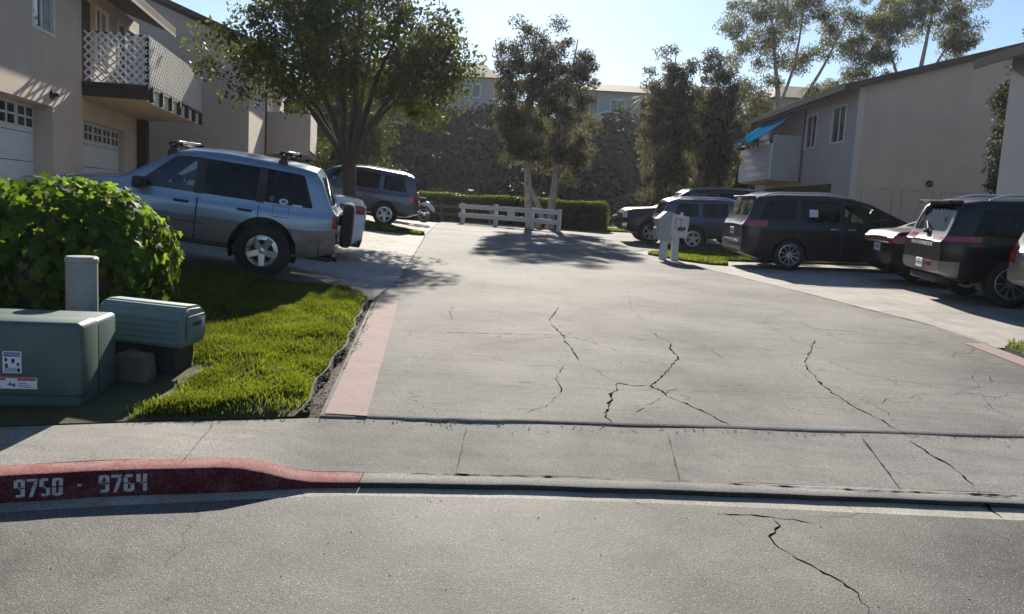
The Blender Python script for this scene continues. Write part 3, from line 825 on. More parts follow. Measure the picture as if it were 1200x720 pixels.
def boolean(obj, cutters):
    me = bpy.data.meshes.new('cut'); bm = bmesh.new()
    for mb in cutters:
        t = mb.mesh('t'); bm.from_mesh(t); bpy.data.meshes.remove(t)
    bmesh.ops.recalc_face_normals(bm, faces=bm.faces[:]); bm.to_mesh(me); bm.free()
    c = bpy.data.objects.new('cutter', me); COL.objects.link(c)
    a0 = sum(p.area for p in obj.data.polygons); best = None
    for k in range(6):
        c.location = (.0007 * k, .0003 * k, .0011 * k)
        md = obj.modifiers.new('b', 'BOOLEAN'); md.operation = 'DIFFERENCE'; md.object = c; md.solver = 'EXACT'; md.use_self = (k % 2 == 1)
        bpy.context.view_layer.update(); dg = bpy.context.evaluated_depsgraph_get()
        new = bpy.data.meshes.new_from_object(obj.evaluated_get(dg)); obj.modifiers.clear()
        r = sum(p.area for p in new.polygons) / a0
        xs = [v.co.x for v in new.vertices]; full = bool(xs) and (max(xs) - min(xs)) > .98 * obj.dimensions.x
        if .70 < r < 1.03 and full: best = new; break
        if best is None or r > sum(p.area for p in best.polygons) / a0: best = new
    if k: print('boolean retries', k, round(r, 3))
    old = obj.data; obj.data = best; bpy.data.meshes.remove(old)
    bpy.data.objects.remove(c); bpy.data.meshes.remove(me)

def split(bm, cond_box, test=None):
    """cut the mesh along a box's planes and take the faces inside into a new mesh"""
    (x0, x1), (y0, y1), (z0, z1) = cond_box
    e = 1e-5
    for co, no in [((x0, 0, 0), (1, 0, 0)), ((x1, 0, 0), (1, 0, 0)), ((0, y0, 0), (0, 1, 0)), ((0, y1, 0), (0, 1, 0)), ((0, 0, z0), (0, 0, 1)), ((0, 0, z1), (0, 0, 1))]:
        if max(abs(c) for c in co) > 50: continue
        fs = []
        for f in bm.faces:
            xs = [v.co for v in f.verts]
            if max(v.x for v in xs) < x0 - e or min(v.x for v in xs) > x1 + e or max(v.y for v in xs) < y0 - e or min(v.y for v in xs) > y1 + e or max(v.z for v in xs) < z0 - e or min(v.z for v in xs) > z1 + e: continue
            fs.append(f)
        if not fs: return None
        ge = list({x for f in fs for x in f.edges}) + list({x for f in fs for x in f.verts}) + fs
        bmesh.ops.bisect_plane(bm, geom=ge, dist=1e-6, plane_co=co, plane_no=no)
    pick = []
    for f in bm.faces:
        c = f.calc_center_median()
        if x0 < c.x < x1 and y0 < c.y < y1 and z0 < c.z < z1 and (test is None or test(c)): pick.append(f)
    if not pick: return None
    nb = bmesh.new(); mp = {}
    for f in pick:
        vs = []
        for v in f.verts:
            if v not in mp: mp[v] = nb.verts.new(v.co)
            vs.append(mp[v])
        try: q = nb.faces.new(vs); q.material_index = f.material_index; q.smooth = True
        except ValueError: pass
    bmesh.ops.delete(bm, geom=pick, context='FACES')
    return nb

def bm_obj(bm, name, mats, parent, angle=35):
    me = bpy.data.meshes.new(name); bm.to_mesh(me); bm.free()
    return link_mesh(name, me, mats, parent, smooth=angle)

WHEELS = {}
def wheel_meshes(R, w, style, rimr):
    key = (R, w, style, rimr)
    if key in WHEELS: return WHEELS[key]
    Mx = Matrix.Rotation(R_(90), 4, 'X')   # lathe about y, outer side towards -y
    t = MB(); h = w / 2
    t.lathe([(rimr, -h * .8), (rimr + .02, -h), (R - .05, -h), (R - .015, -h * .85), (R - .004, -h * .55), (R, 0), (R - .004, h * .55), (R - .015, h * .85), (R - .05, h), (rimr + .02, h), (rimr, h * .8)], 40, Mx, close=True)
    tm = t.mesh('tyre')
    r = MB()
    r.lathe([(rimr + .004, h * .82), (rimr - .012, h * .86), (rimr - .022, h * .6), (rimr - .05, -h * .6), (rimr - .05, -h * .8), (rimr + .002, -h * .8)], 40, Mx, close=True)
    hub = .065
    def spoke(a, w0, w1, z0, z1, twist=0):
        poly = [(hub * .5, -w0 / 2), (rimr - .014, -w1 / 2), (rimr - .014, w1 / 2), (hub * .5, w0 / 2)]
        A = Mx @ Matrix.Rotation(a, 4, 'Z')
        v = [(x, y, z0 if x < rimr * .6 else z1) for x, y in poly] + [(x, y * .8, (z0 if x < rimr * .6 else z1) + .022) for x, y in poly]
        r.add([A @ Vector(p) for p in v], [(0, 1, 2, 3), (4, 7, 6, 5), (0, 4, 5, 1), (1, 5, 6, 2), (2, 6, 7, 3), (3, 7, 4, 0)])
    if style == 'five':
        for k in range(5): spoke(k * 2 * math.pi / 5 + .3, .10, .085, h * .62, h * .72)
        r.lathe([(rimr - .012, h * .70), (rimr - .055, h * .74), (rimr - .055, h * .66), (rimr - .012, h * .62)], 40, Mx, close=True)
    elif style == 'six':
        for k in range(6): spoke(k * 2 * math.pi / 6, .085, .06, h * .62, h * .72)
    elif style == 'ten':
        for k in range(10): spoke(k * 2 * math.pi / 10, .03, .026, h * .55, h * .72)
    elif style == 'split':
        for k in range(5):
            for d in (-.13, .13): spoke(k * 2 * math.pi / 5 + d, .05, .04, h * .62, h * .72)
    r.lathe([(.001, h * .80), (hub * .6, h * .80), (hub, h * .74), (hub, h * .5), (.001, h * .5)], 24, Mx)
    for k in range(5):
        a = k * 2 * math.pi / 5; r.lathe([(.010, h * .5), (.010, h * .79), (.001, h * .79)], 8, Mx @ Matrix.Translation((math.cos(a) * hub * .75, math.sin(a) * hub * .75, 0)))
    rm = r.mesh('rim')
    b = MB(); b.lathe([(rimr - .05, h * .1), (.001, h * .12), (.001, 0), (rimr - .05, 0)], 32, Mx); bmm = b.mesh('brake_disc')
    for me, mt in ((tm, 'rubber'), (rm, 'alloy'), (bmm, 'black_metal')):
        bm = bmesh.new(); bm.from_mesh(me); bmesh.ops.recalc_face_normals(bm, faces=bm.faces[:]); bm.to_mesh(me); bm.free()
        me.materials.append(M[mt])
        for p in me.polygons: p.use_smooth = True
        me.set_sharp_from_angle(angle=R_(35))
    WHEELS[key] = (tm, rm, bmm); return WHEELS[key]

def pane(poly, fn, name, mat, parent, step=.16):
    v, f = poly_grid(poly, step)
    mb = MB(); mb.add([fn(a, b) for a, b in v], f)
    return mb.build(name, mat, parent, smooth=179, fix=False)

def rounded(poly, r=.05, n=4):
    out = []; m = len(poly)
    for i in range(m):
        p = Vector(poly[i]); a = (Vector(poly[i - 1]) - p); b = (Vector(poly[(i + 1) % m]) - p)
        k = min(r, a.length * .4, b.length * .4); A = p + a.normalized() * k; B = p + b.normalized() * k
        for j in range(n + 1):
            t = j / n; q = A * (1 - t) ** 2 + p * 2 * t * (1 - t) + B * t * t; out.append((q.x, q.y))
    return out

def text_obj(txt, size, mat, parent, loc, rot, name='lettering', ext=.002, sx=1):
    cu = bpy.data.curves.new('t', 'FONT'); cu.body = txt; cu.size = size; cu.extrude = ext; cu.align_x = 'CENTER'; cu.align_y = 'CENTER'
    ob = bpy.data.objects.new('t', cu); COL.objects.link(ob)
    me = bpy.data.meshes.new_from_object(ob.evaluated_get(bpy.context.evaluated_depsgraph_get()))
    bpy.data.objects.remove(ob); bpy.data.curves.remove(cu)
    o = link_mesh(name, me, mat, parent, loc, rot); o.scale = (sx, 1, 1); return o

def car(name, label, cat, loc, head, slope=0, bank=0, sp=None, group='cars parked in the side bays'):
    """loc = ground under the body's middle; head = direction of the nose (rad)"""
    B = Body(sp); L = B.L; W = B.W; X = B.X
    root = empty(name, label, cat, loc, (bank, -math.atan(slope), head), group)
    bm = B.shell()
    # thicken: inner skin
    inner = bmesh.new()
    me = bpy.data.meshes.new('body'); bm.to_mesh(me); bm.free(); inner.free()
    ob = bpy.data.objects.new('body', me); COL.objects.link(ob)
    me.materials.append(sp['paint']); me.materials.append(sp.get('cladmat', M['black_plastic']))
    so = ob.modifiers.new('s', 'SOLIDIFY'); so.thickness = .028; so.offset = -1
    dg = bpy.context.evaluated_depsgraph_get()
    nm = bpy.data.meshes.new_from_object(ob.evaluated_get(dg)); ob.modifiers.clear(); ob.data = nm; bpy.data.meshes.remove(me)
    # window holes
    cut = []
    for poly, *_ in sp['win']:
        m = MB(); m.prism([(X(a), b) for a, b in rounded(poly, sp.get('wr', .06))], -2, 2, 'y'); cut.append(m)
    boolean(ob, cut)
    (wa, za), (wb, zb_) = sp['ws']; (ra, rza), (rb, rzb) = sp['bl']
    def fpoly(t0, z0, t1, z1, ins):
        y0 = B.half(t0) * .95 - ins; y1 = B.half(t1) * sp.get('tumble', .8) - ins
        return [(-y0, z0 + .035), (y0, z0 + .035), (y1, z1 - .06), (-y1, z1 - .06)]
    wsp = rounded(fpoly(wa, za, wb, zb_, .10), .07); rsp = rounded(fpoly(ra, rza, rb, rzb, sp.get('bl_in', .13)), .08)
    m1 = MB(); m1.prism(wsp, X(wb) - .05, X(wa) + .6, 'x'); m2 = MB(); m2.prism(rsp, X(ra) - .6, X(rb) + .06, 'x')
    boolean(ob, [m1, m2])
    Rw = sp['R']; cut = []
    yi = W / 2 - .30
    for t in sp['axles']:
        for s in (-1, 1):
            m = MB(); ra_ = Rw + sp.get('gap', .055)
            ys = sorted((s * yi, s * (W / 2 + .2)))
            poly = [(X(t) + ra_ * math.cos(a), Rw + .01 + ra_ * math.sin(a)) for a in [2 * math.pi * k / 36 for k in range(36)]]
            m.prism(poly, ys[0], ys[1], 'y'); cut.append(m)
    boolean(ob, cut)
    bm = bmesh.new(); bm.from_mesh(ob.data); old = ob.data; bpy.data.objects.remove(ob); bpy.data.meshes.remove(old)
    mats = [sp['paint'], sp.get('cladmat', M['black_plastic'])]
    # lamps, bumpers and doors become parts of their own
    for nm_, (a, b), (y0, y1), (z0, z1), mt in sp.get('lamps', []):
        for s in (-1, 1):
            ys = sorted((s * y0, s * y1)); q = split(bm, ((X(b), X(a)), tuple(ys), (z0, z1)))
            if q:
                for v in q.verts: v.co.y += s * .006; v.co.x += .004 * (1 if (a + b) / 2 < L / 2 else -1)
                bm_obj(q, nm_, [mt, mt], root)
    for nm_, (a, b), (y0, y1), (z0, z1), mt in sp.get('panels', []):
        q = split(bm, ((X(b), X(a)), (y0, y1), (z0, z1)))
        if q:
            k = -1 if (a + b) / 2 > L / 2 else 1
            for v in q.verts: v.co.x += .012 * k
            bm_obj(q, nm_, [mt, mt] if mt else mats, root)
    doors = []
    for (a, b, z0, z1, hx) in sp.get('doors', []):
        for s in (-1, 1):
            ys = sorted((s * W * .22, s * (W + 1))); q = split(bm, ((X(b), X(a)), tuple(ys), (z0, z1)))
            if not q: continue
            d = bm_obj(q, 'door', mats, root); doors.append(d)
            sm_ = MB()
            zt = min(z1, lerp(sp['belt'], a)); 
            for (p, q2) in [((a, z0), (a, zt)), ((b, z0), (b, min(z1, lerp(sp['belt'], b)))), ((a, z0), (b, z0))]:
                n = 14; A = []; Bv = []
                for i in range(n + 1):
                    t = p[0] + (q2[0] - p[0]) * i / n; z = p[1] + (q2[1] - p[1]) * i / n
                    dz = .006 if p[1] == q2[1] else 0; dt = 0 if dz else .006
                    A.append((X(t - dt), s * (B.yside(t - dt, z - dz) + .002), z - dz)); Bv.append((X(t + dt), s * (B.yside(t + dt, z + dz) + .002), z + dz))
                sm_.add(A + Bv, [(i, i + 1, n + 2 + i, n + 1 + i) for i in range(n)])
            sm_.build('door_seam', M['black_plastic'], d, fix=False)
            hz = sp['handle_z']; hy = B.yside(hx, hz)
            h = MB(); Mh = Matrix.Translation((X(hx), s * (hy + .012), hz))
            h.rbox(-.095, .095, -.016, .016, -.017, .017, .012, Mh); h.build('handle', sp.get('handlemat', M['black_plastic']), d, smooth=40)
    if sp.get('clad'):
        lo = bmesh.new(); pick = [f for f in bm.faces if f.material_index == 1]; mp = {}
        for f in pick:
            vs = []
            for v in f.verts:
                if v not in mp: mp[v] = lo.verts.new(v.co)
                vs.append(mp[v])
            try: lo.faces.new(vs).material_index = 1
            except ValueError: pass
        bmesh.ops.delete(bm, geom=pick, context='FACES'); bm_obj(lo, 'cladding', mats, root)
    bm_obj(bm, 'body', mats, root)
    # glass
    for poly, gm, sides in sp['win']:
        rp = rounded(poly, sp.get('wr', .06))
        for s in (-1, 1):
            pane(rp, lambda a, b: (X(a), s * (B.yside(a, b) - .012), b), 'window', gm, root)
    def solve(y, z, t0, t1):
        lo, hi = t0, t1
        for _ in range(26):
            mid = (lo + hi) / 2
            if B.ztop(mid, y) < z: lo = mid
            else: hi = mid
        return (lo + hi) / 2
    pane(wsp, lambda y, z: (X(solve(y, z, wa - .35, wb + .35)) - .012, y, z), 'windscreen', sp['wsglass'], root)
    pane(rsp, lambda y, z: (X(solve(y, z, min(L, ra + .05), rb - .35)) + .012, y, z), 'rear_window', sp['blglass'], root)
    # wheels
    tm, rm, dm = wheel_meshes(Rw, sp.get('tw', .22), sp.get('rim', 'five'), sp.get('rimr', Rw * .62))
    for t in sp['axles']:
        for s in (-1, 1):
            w = empty('wheel', loc=(X(t), s * (W / 2 - .125), Rw), rot=(random.uniform(-.02, .02) * 0, 0, 0 if s < 0 else math.pi), parent=root)
            sp_ = random.uniform(0, 6)
            for nm_, me in (('tyre', tm), ('rim', rm), ('brake_disc', dm)):
                o = bpy.data.objects.new(nm_, me); COL.objects.link(o); o.parent = w; o.rotation_euler = (0, sp_, 0)
    for t in sp['axles']:
        for s in (-1, 1):
            u = MB(); ra_ = Rw + sp.get('gap', .055) - .002; n = 20; y0 = s * (yi - .002); y1 = s * (W / 2 - .035); v = []
            for k in range(n + 1):
                a = -.35 + (math.pi + .7) * k / n; c = (X(t) + ra_ * math.cos(a), Rw + .01 + ra_ * math.sin(a)); v += [(c[0], y0, c[1]), (c[0], y1, c[1])]
            u.add(v, [(2 * k, 2 * k + 2, 2 * k + 3, 2 * k + 1) for k in range(n)])
            u.add([v[2 * k] for k in range(n + 1)], [tuple(range(n + 1))])
            u.build('wheel_well', M['black_plastic'], root, fix=False)
    # cabin
    fl = lerp(sp['bot'], L / 2) + .10; st = sp.get('seats', [1.95, 2.85])
    i = MB(); i.rbox(X(L - .35), X(wa), -W * .40, W * .40, fl, fl + .06, .02)
    i.rbox(X(wa + .35), X(wa + .02), -W * .40, W * .40, fl + .25, min(za - .03, lerp(sp['belt'], wa + .4) - .04), .05); i.build('dashboard', M['interior'], root, smooth=40)
    for k, t in enumerate(st):
        for y in ((-.36, .36) if k == 0 else (-.42, .0, .42)):
            c = MB(); zt = fl + .72
            c.rbox(X(t + .48), X(t), y - .24, y + .24, fl + .2, fl + .36, .05)
            Mb = Matrix.Translation((X(t + .46), y, fl + .3)) @ Matrix.Rotation(-.22, 4, 'Y')
            c.rbox(-.06, .06, -.24, .24, 0, .52, .05, Mb); c.rbox(-.05, .05, -.12, .12, .56, .72, .045, Mb); c.tube([Mb @ Vector((0, .06, .5)), Mb @ Vector((0, .06, .6))], .01, 6); c.tube([Mb @ Vector((0, -.06, .5)), Mb @ Vector((0, -.06, .6))], .01, 6)
            c.build('seat', M['seat_grey'], root, smooth=40)
    sw = MB(); Ms = Matrix.Translation((X(wa + .62), .36, za - .02)) @ Matrix.Rotation(R_(65), 4, 'Y')
    sw.tube([Ms @ Vector((.18 * math.cos(a), .18 * math.sin(a), 0)) for a in [2 * math.pi * k / 24 for k in range(25)]], .014, 6, False)
    sw.tube([Ms @ Vector((0, -.17, 0)), Ms @ Vector((0, .17, 0))], .016, 6); sw.build('steering_wheel', M['black_plastic'], root, smooth=50)
    # mirrors
    mt_, mz = sp['mirror']
    for s in (-1, 1):
        y = B.yside(mt_, mz); m = MB()
        m.rbox(-.07, .07, -.11, .11, -.075, .075, .045, Matrix.Translation((X(mt_), s * (y + .15), mz + .05)), 3); m.tube([(X(mt_), s * (y - .01), mz - .02), (X(mt_), s * (y + .10), mz + .02)], .022, 8)
        m.build('mirror', sp.get('mirrormat', sp['paint']), root, smooth=50)
    # wiper, plate, exhaust and roof rails
    if sp.get('rails'):
        a, b, hz, mt = sp['rails']
        for s in (-1, 1):
            r = MB(); pts = []
            for k in range(15):
                t = a + (b - a) * k / 14; y = B.half(t) * sp.get('tumble', .8) - .10
                lift = hz * min(1, min(k, 14 - k) / 1.6)
                pts.append((X(t), s * y, B.ztop(t, y) + lift + .004))
            r.tube(pts, .019, 8); r.build('roof_rail', mt, root, smooth=60)
    if 'plate' in sp:
        t, z = sp['plate']; k = 1 if t < L / 2 else -1
        p = MB(); p.rbox(X(t) - .006, X(t) + .006, -.152, .152, z - .076, z + .076, .004); pl = p.build('licence_plate', M['plate'], root)
        mk = MB()
        for j in range(6):
            y = -.115 + j * .046; mk.box(X(t) + k * .0065, X(t) + k * .0075, y - .013, y + .013, z - .03, z + .024)
        mk.box(X(t) + k * .0065, X(t) + k * .0075, -.06, .06, z + .045, z + .06); mk.build('plate_marks', M['ink_blue'], pl)
    return root, B
# ---- the individual cars
def place(contact, head, sp, axle, side):
    """stand the car on the ground with the wheel (axle index, side +1 left / -1 right) at a given spot"""
    L, W = sp['L'], sp['W']; off = Vector((L / 2 - sp['axles'][axle], side * (W / 2 - .125), 0))
    Rz = Matrix.Rotation(head, 3, 'Z'); cxy = Vector((contact[0], contact[1], 0)) - Rz @ off
    zz = {}
    for i in (0, 1):
        for s in (-1, 1):
            p = cxy + Rz @ Vector((L / 2 - sp['axles'][i], s * (W / 2 - .125), 0)); zz[i, s] = max(H(p.x, p.y) + .003, drive_z(p.x, p.y) if XL(p.y) < p.x < lerp(XRt, p.y) else 0)
    slope = (zz[0, 1] + zz[0, -1] - zz[1, 1] - zz[1, -1]) / 2 / (sp['axles'][1] - sp['axles'][0])
    bank = (zz[0, 1] + zz[1, 1] - zz[0, -1] - zz[1, -1]) / 2 / (W - .25)
    from mathutils import Euler
    E_ = Euler((bank, -math.atan(slope), head)).to_matrix()
    zc = sum(zz.values()) / 4 - (E_ @ Vector(((L - sp['axles'][0] - sp['axles'][1]) / 2, 0, 0))).z
    return (cxy.x, cxy.y, zc), head, slope, bank

GT, GC, GM = M['glass_tint'], M['glass_clear'], M['glass_mid']
P_blue_silver = paint('paint_blue_silver', (.20, .27, .36, 1), .55, .35)
P_clad = paint('cladding_grey', (.15, .14, .135, 1), .2, .5)
P_white = paint('paint_white', (.74, .74, .74, 1), 0, .3, .1)
P_navy = paint('paint_navy', (.028, .042, .075, 1), .35, .35)
P_slate = paint('paint_slate', (.055, .075, .11, 1), .45, .35)
P_black = paint('paint_black', (.005, .005, .007, 1), .0, .35, .03, .45, .25)
P_van = paint('paint_black_blue', (.005, .007, .014, 1), .0, .35, .03, .45, .25)
P_grey = paint('paint_grey', (.17, .17, .165, 1), .5, .35)

RAV = dict(L=4.10, W=1.70, paint=P_blue_silver, cladmat=P_clad, clad=5, cladz=.70, tumble=.83,
    top=[(0, .70), (.06, .78), (.25, .87), (.95, .99), (1.38, 1.04), (1.98, 1.56), (2.2, 1.62), (2.6, 1.65), (3.4, 1.63), (3.80, 1.58), (4.02, 1.06), (4.10, .98)],
    belt=[(0, .66), (1.1, .97), (4.1, 1.0)], bot=[(0, .40), (.3, .32), (3.75, .32), (4.1, .44)], axles=(.80, 3.20), R=.365, rimr=.205, tw=.25, rim='five', gap=.07,
    win=[([(1.56, 1.035), (2.02, 1.49), (2.29, 1.515), (2.29, 1.035)], GC, 0), ([(2.38, 1.04), (2.38, 1.515), (3.06, 1.51), (3.06, 1.04)], GT, 0), ([(3.15, 1.05), (3.15, 1.51), (3.62, 1.49), (3.78, 1.05)], GT, 0)],
    ws=((1.12, 1.03), (1.78, 1.56)), bl=((4.03, 1.06), (3.82, 1.56)), wsglass=GC, blglass=GM, mirror=(1.66, 1.02), mirrormat=M['black_plastic'],
    lamps=[('taillight', (4.045, 4.11), (.60, .95), (.80, .98), M['taillight']), ('headlight', (-.02, .22), (.42, .95), (.62, .76), M['headlight'])],
    panels=[('bumper', (3.9, 4.12), (-2, 2), (.40, .66), P_clad)],
    doors=[(1.46, 2.335, .40, 1.555, 2.15), (2.345, 3.10, .40, 1.555, 2.93)], handle_z=.90, seats=[1.95, 2.7])
def zs(z): return z if z < .4 else .4 + (z - .4) * .935
RAV['top'] = [(a, zs(b) if a > 1.5 else b + .02) for a, b in RAV['top']]; RAV['belt'] = [(a, zs(b)) for a, b in RAV['belt']]
RAV['win'] = [([(a, zs(b)) for a, b in p], q, k) for p, q, k in RAV['win']]; RAV['ws'] = ((1.40, 1.055), (1.98, zs(1.56))); RAV['bl'] = tuple((a, zs(b)) for a, b in RAV['bl'])
RAV['lamps'] = [(n, a, y, (zs(z[0]), zs(z[1])), m) for n, a, y, z, m in RAV['lamps']]; RAV['doors'] = [(a, b, z0, zs(z1), h) for a, b, z0, z1, h in RAV['doors']]
RAV['handle_z'] = zs(.90); RAV['mirror'] = (1.66, zs(1.02)); RAV['wr'] = .035
loc, hd, sl, bk = place(gh(305, 326), math.pi + .165, RAV, 1, 1)
rv, B = car('parked_car', 'blue silver boxy SUV with grey lower panels and a spare wheel on its back', 'car', loc, hd, sl, bk, RAV)
L2 = RAV['L'] / 2
s_ = MB(); Mx_ = Matrix.Translation((-L2 - .11, -.02, .80)) @ Matrix.Rotation(R_(-90), 4, 'Y')
s_.lathe([(.001, .085), (.25, .085), (.30, .07), (.322, .04), (.324, -.03), (.305, -.07), (.23, -.08), (.001, -.08)], 40, Mx_); s_.tube([(-L2 - .05, 0, .86), (-L2 + .05, 0, .86)], .08, 10)
s_.build('spare_wheel', M['rubber'], rv, smooth=40)
for t in (1.95, 3.32):
    k = MB(); zz = B.ztop(t, .55)
    k.tube([(B.X(t), -.72, zz + .085), (B.X(t), .72, zz + .085)], .016, 8)
    for s in (-1, 1):
        y = s * .60
        k.rbox(B.X(t) - .045, B.X(t) + .045, y - .035, y + .035, B.ztop(t, .60) - .03, zz + .08, .012); k.rbox(B.X(t) - .06, B.X(t) + .06, y + s * .03, y + s * .06, B.ztop(t, .60) - .07, zz + .02, .01)
        k.rbox(B.X(t) - .05, B.X(t) + .07, y - .04, y + .04, zz + .085, zz + .12, .015); k.tube([(B.X(t) + .05, y, zz + .115), (B.X(t) - .10, y - s * .02, zz + .115)], .024, 8)
    k.build('roof_rack', M['black_plastic'], rv, smooth=45)
    k = MB(); k.tube([(B.X(t) - .05, -.60, zz + .135), (B.X(t) - .05, .60, zz + .135)], .020, 8); k.build('rack_bar', M['silver_rail'], rv, smooth=60)
for (a, b) in ((2.28, 2.40), (3.05, 3.16)):
    for s in (-1, 1):
        m = MB(); z0, z1 = zs(1.03), zs(1.515); n = 8; v = []
        for i in range(n + 1):
            z = z0 + (z1 - z0) * i / n; v += [(B.X(a), s * (B.yside(a, z) + .003), z), (B.X(b), s * (B.yside(b, z) + .003), z)]
        m.add(v, [(2 * i, 2 * i + 1, 2 * i + 3, 2 * i + 2) for i in range(n)]); m.build('pillar_trim', M['black_plastic'], rv, fix=False)
# stickers in the quarter window, badge lettering low behind the wheel, fuel flap, side moulding
def side_patch(B, cx, cz, rx, rz, n, mat, name, parent, s=1, d=.004):
    m = MB(); v = []
    for i in range(n):
        a = 2 * math.pi * (i + .5) / n; t = cx + rx * math.cos(a) * (1.0 if n > 4 else 1.414); z = cz + rz * math.sin(a) * (1.0 if n > 4 else 1.414); v.append((B.X(t), s * (B.yside(t, z) + d), z))
    m.add(v, [tuple(range(n))]); return m.build(name, mat, parent, fix=False)
side_patch(B, 3.25, 1.06, .035, .04, 12, M['stone'], 'sticker', rv); side_patch(B, 3.40, 1.045, .058, .035, 16, M['plate'], 'sticker', rv)
side_patch(B, 3.40, 1.045, .035, .018, 12, M['ink_blue'], 'sticker', rv, d=.006); side_patch(B, 3.58, 1.015, .06, .012, 4, M['plate'], 'sticker', rv)
m = MB()
for a0, a1, cx in ((.6, 5.7, 0), (.6, 5.7, .075), (-2.0, 2.0, .135)):
    pts = []
    for i in range(10):
        a = a0 + (a1 - a0) * i / 9; t = 3.80 + cx + .028 * math.cos(a); z = .60 + .028 * math.sin(a); pts.append((B.X(t), B.yside(t, z) + .004, z))
    m.tube(pts, .007, 5)
m.build('lettering', M['ink_red'], rv)
m = MB(); pts = [(3.28, .84), (3.48, .84), (3.48, .98), (3.28, .98), (3.28, .84)]
for (a, b), (c, d) in zip(pts, pts[1:]): m.tube([(B.X(a), B.yside(a, b), b), (B.X(c), B.yside(c, d), d)], .004, 5)
m.build('fuel_flap', M['black_plastic'], rv)
for z in (.62, .55, .48):
    for s in (-1, 1):
        m = MB(); m.tube([(B.X(1.3 + (3.0 - 1.3) * i / 12), s * (B.yside(1.3 + 1.7 * i / 12, z) - .002), z) for i in range(9)], .007, 5); m.build('side_moulding', M['black_plastic'] if z == .62 else P_clad, rv)
m = MB(); m.tube([(B.X(4.0), .35, .34), (B.X(4.14), .35, .33)], .03, 10); m.rbox(B.X(4.08), B.X(3.6), -.4, .5, .30, .36, .02); m.build('exhaust', M['black_metal'], rv, smooth=40)

def suv(L=4.75, W=1.85, Hh=1.79, **kw):
    f = L / 4.75; z = Hh / 1.79
    d = dict(L=L, W=W, tumble=.84,
        top=[(0, .80), (.08, .93), (.3, 1.02), (1.1, 1.11), (1.28, 1.14), (1.95, 1.64), (2.3, 1.74), (3.0, 1.79), (4.2, 1.76), (4.5, 1.70), (4.67, 1.17), (4.75, 1.02)],
        belt=[(0, .76), (1.2, 1.06), (4.75, 1.12)], bot=[(0, .44), (.3, .36), (4.4, .36), (4.75, .5)], axles=(.9, 3.72), R=.375, rimr=.25, rim='six',
        win=[([(1.60, 1.13), (2.08, 1.59), (2.60, 1.62), (2.60, 1.13)], GM, 0), ([(2.70, 1.14), (2.70, 1.62), (3.45, 1.62), (3.45, 1.14)], GT, 0), ([(3.58, 1.16), (3.58, 1.61), (4.18, 1.59), (4.34, 1.16)], GT, 0)],
        ws=((1.30, 1.14), (1.95, 1.64)), bl=((4.66, 1.17), (4.5, 1.68)), wsglass=GC, blglass=GT, mirror=(1.75, 1.13),
        lamps=[('taillight', (4.45, 4.77), (.62, 1.0), (.86, 1.12), M['taillight']), ('headlight', (-.02, .3), (.48, 1.0), (.80, .96), M['headlight'])],
        panels=[('bumper', (4.55, 4.77), (-2, 2), (.46, .76), None), ('bumper', (-.02, .2), (-2, 2), (.42, .68), None)],
        doors=[(1.5, 2.645, .44, 1.67, 2.42), (2.655, 3.5, .44, 1.67, 3.32)], handle_z=.98, seats=[1.95, 2.85], paint=P_navy)
    d['top'] = [(a * f, b * z) for a, b in d['top']]; d['belt'] = [(a * f, b * z) for a, b in d['belt']]; d['bot'] = [(a * f, b) for a, b in d['bot']]
    d['win'] = [([(a * f, b * z) for a, b in p], g_, k) for p, g_, k in d['win']]
    d['ws'] = tuple((a * f, b * z) for a, b in d['ws']); d['bl'] = tuple((a * f, b * z) for a, b in d['bl'])
    d['lamps'] = [(n, (a * f, b * f), y, (z0 * z, z1 * z), m) for n, (a, b), y, (z0, z1), m in d['lamps']]
    d['panels'] = [(n, (a * f, b * f), y, (z0 * z, z1 * z), m) for n, (a, b), y, (z0, z1), m in d['panels']]
    d['doors'] = [(a * f, b * f, z0, z1 * z, hx * f) for a, b, z0, z1, hx in d['doors']]; d['handle_z'] *= z
    d['axles'] = tuple(a * f for a in d['axles']); d['mirror'] = (1.75 * f, 1.13 * z); d['seats'] = [1.95 * f, 2.85 * f]
    d.update(kw); return d
SED = dict(L=4.85, W=1.84, tumble=.76, paint=P_white,
    top=[(0, .60), (.1, .72), (.4, .82), (1.2, .95), (1.35, .98), (2.1, 1.36), (2.6, 1.45), (3.1, 1.44), (3.65, 1.34), (4.18, 1.11), (4.45, 1.09), (4.76, 1.06), (4.85, .93)],
    belt=[(0, .58), (1.3, .92), (4.2, .99), (4.85, .92)], bot=[(0, .30), (.3, .22), (4.4, .22), (4.7, .28), (4.85, .42)], axles=(.95, 3.75), R=.335, rimr=.225, rim='split', rr=(.6, .20),
    win=[([(1.72, .98), (2.2, 1.29), (2.72, 1.345), (2.72, .99)], GC, 0), ([(2.80, .99), (2.80, 1.345), (3.25, 1.32), (3.6, 1.18), (3.72, 1.02)], GT, 0)],
    ws=((1.38, .98), (2.1, 1.36)), bl=((4.15, 1.12), (3.62, 1.35)), wsglass=GC, blglass=GM, mirror=(1.75, .98),
    lamps=[('taillight', (4.42, 4.87), (.46, 1.0), (.84, .985), M['taillight']), ('headlight', (-.02, .4), (.45, 1.0), (.60, .72), M['headlight'])],
    panels=[('bumper', (4.4, 4.87), (-2, 2), (.30, .66), None)], doors=[(1.55, 2.755, .32, 1.40, 2.55), (2.765, 3.68, .32, 1.40, 3.5)], handle_z=.86, handlemat=P_white, seats=[1.85, 2.75], bl_in=.2, plate=(4.858, .74))
loc, hd, sl, bk = place((-3.80, 13.8), math.pi + .165, SED, 1, 1)
sd, B2 = car('parked_car', 'white sedan showing only its red tail light beside the spare wheel', 'car', loc, hd, sl, bk, SED)
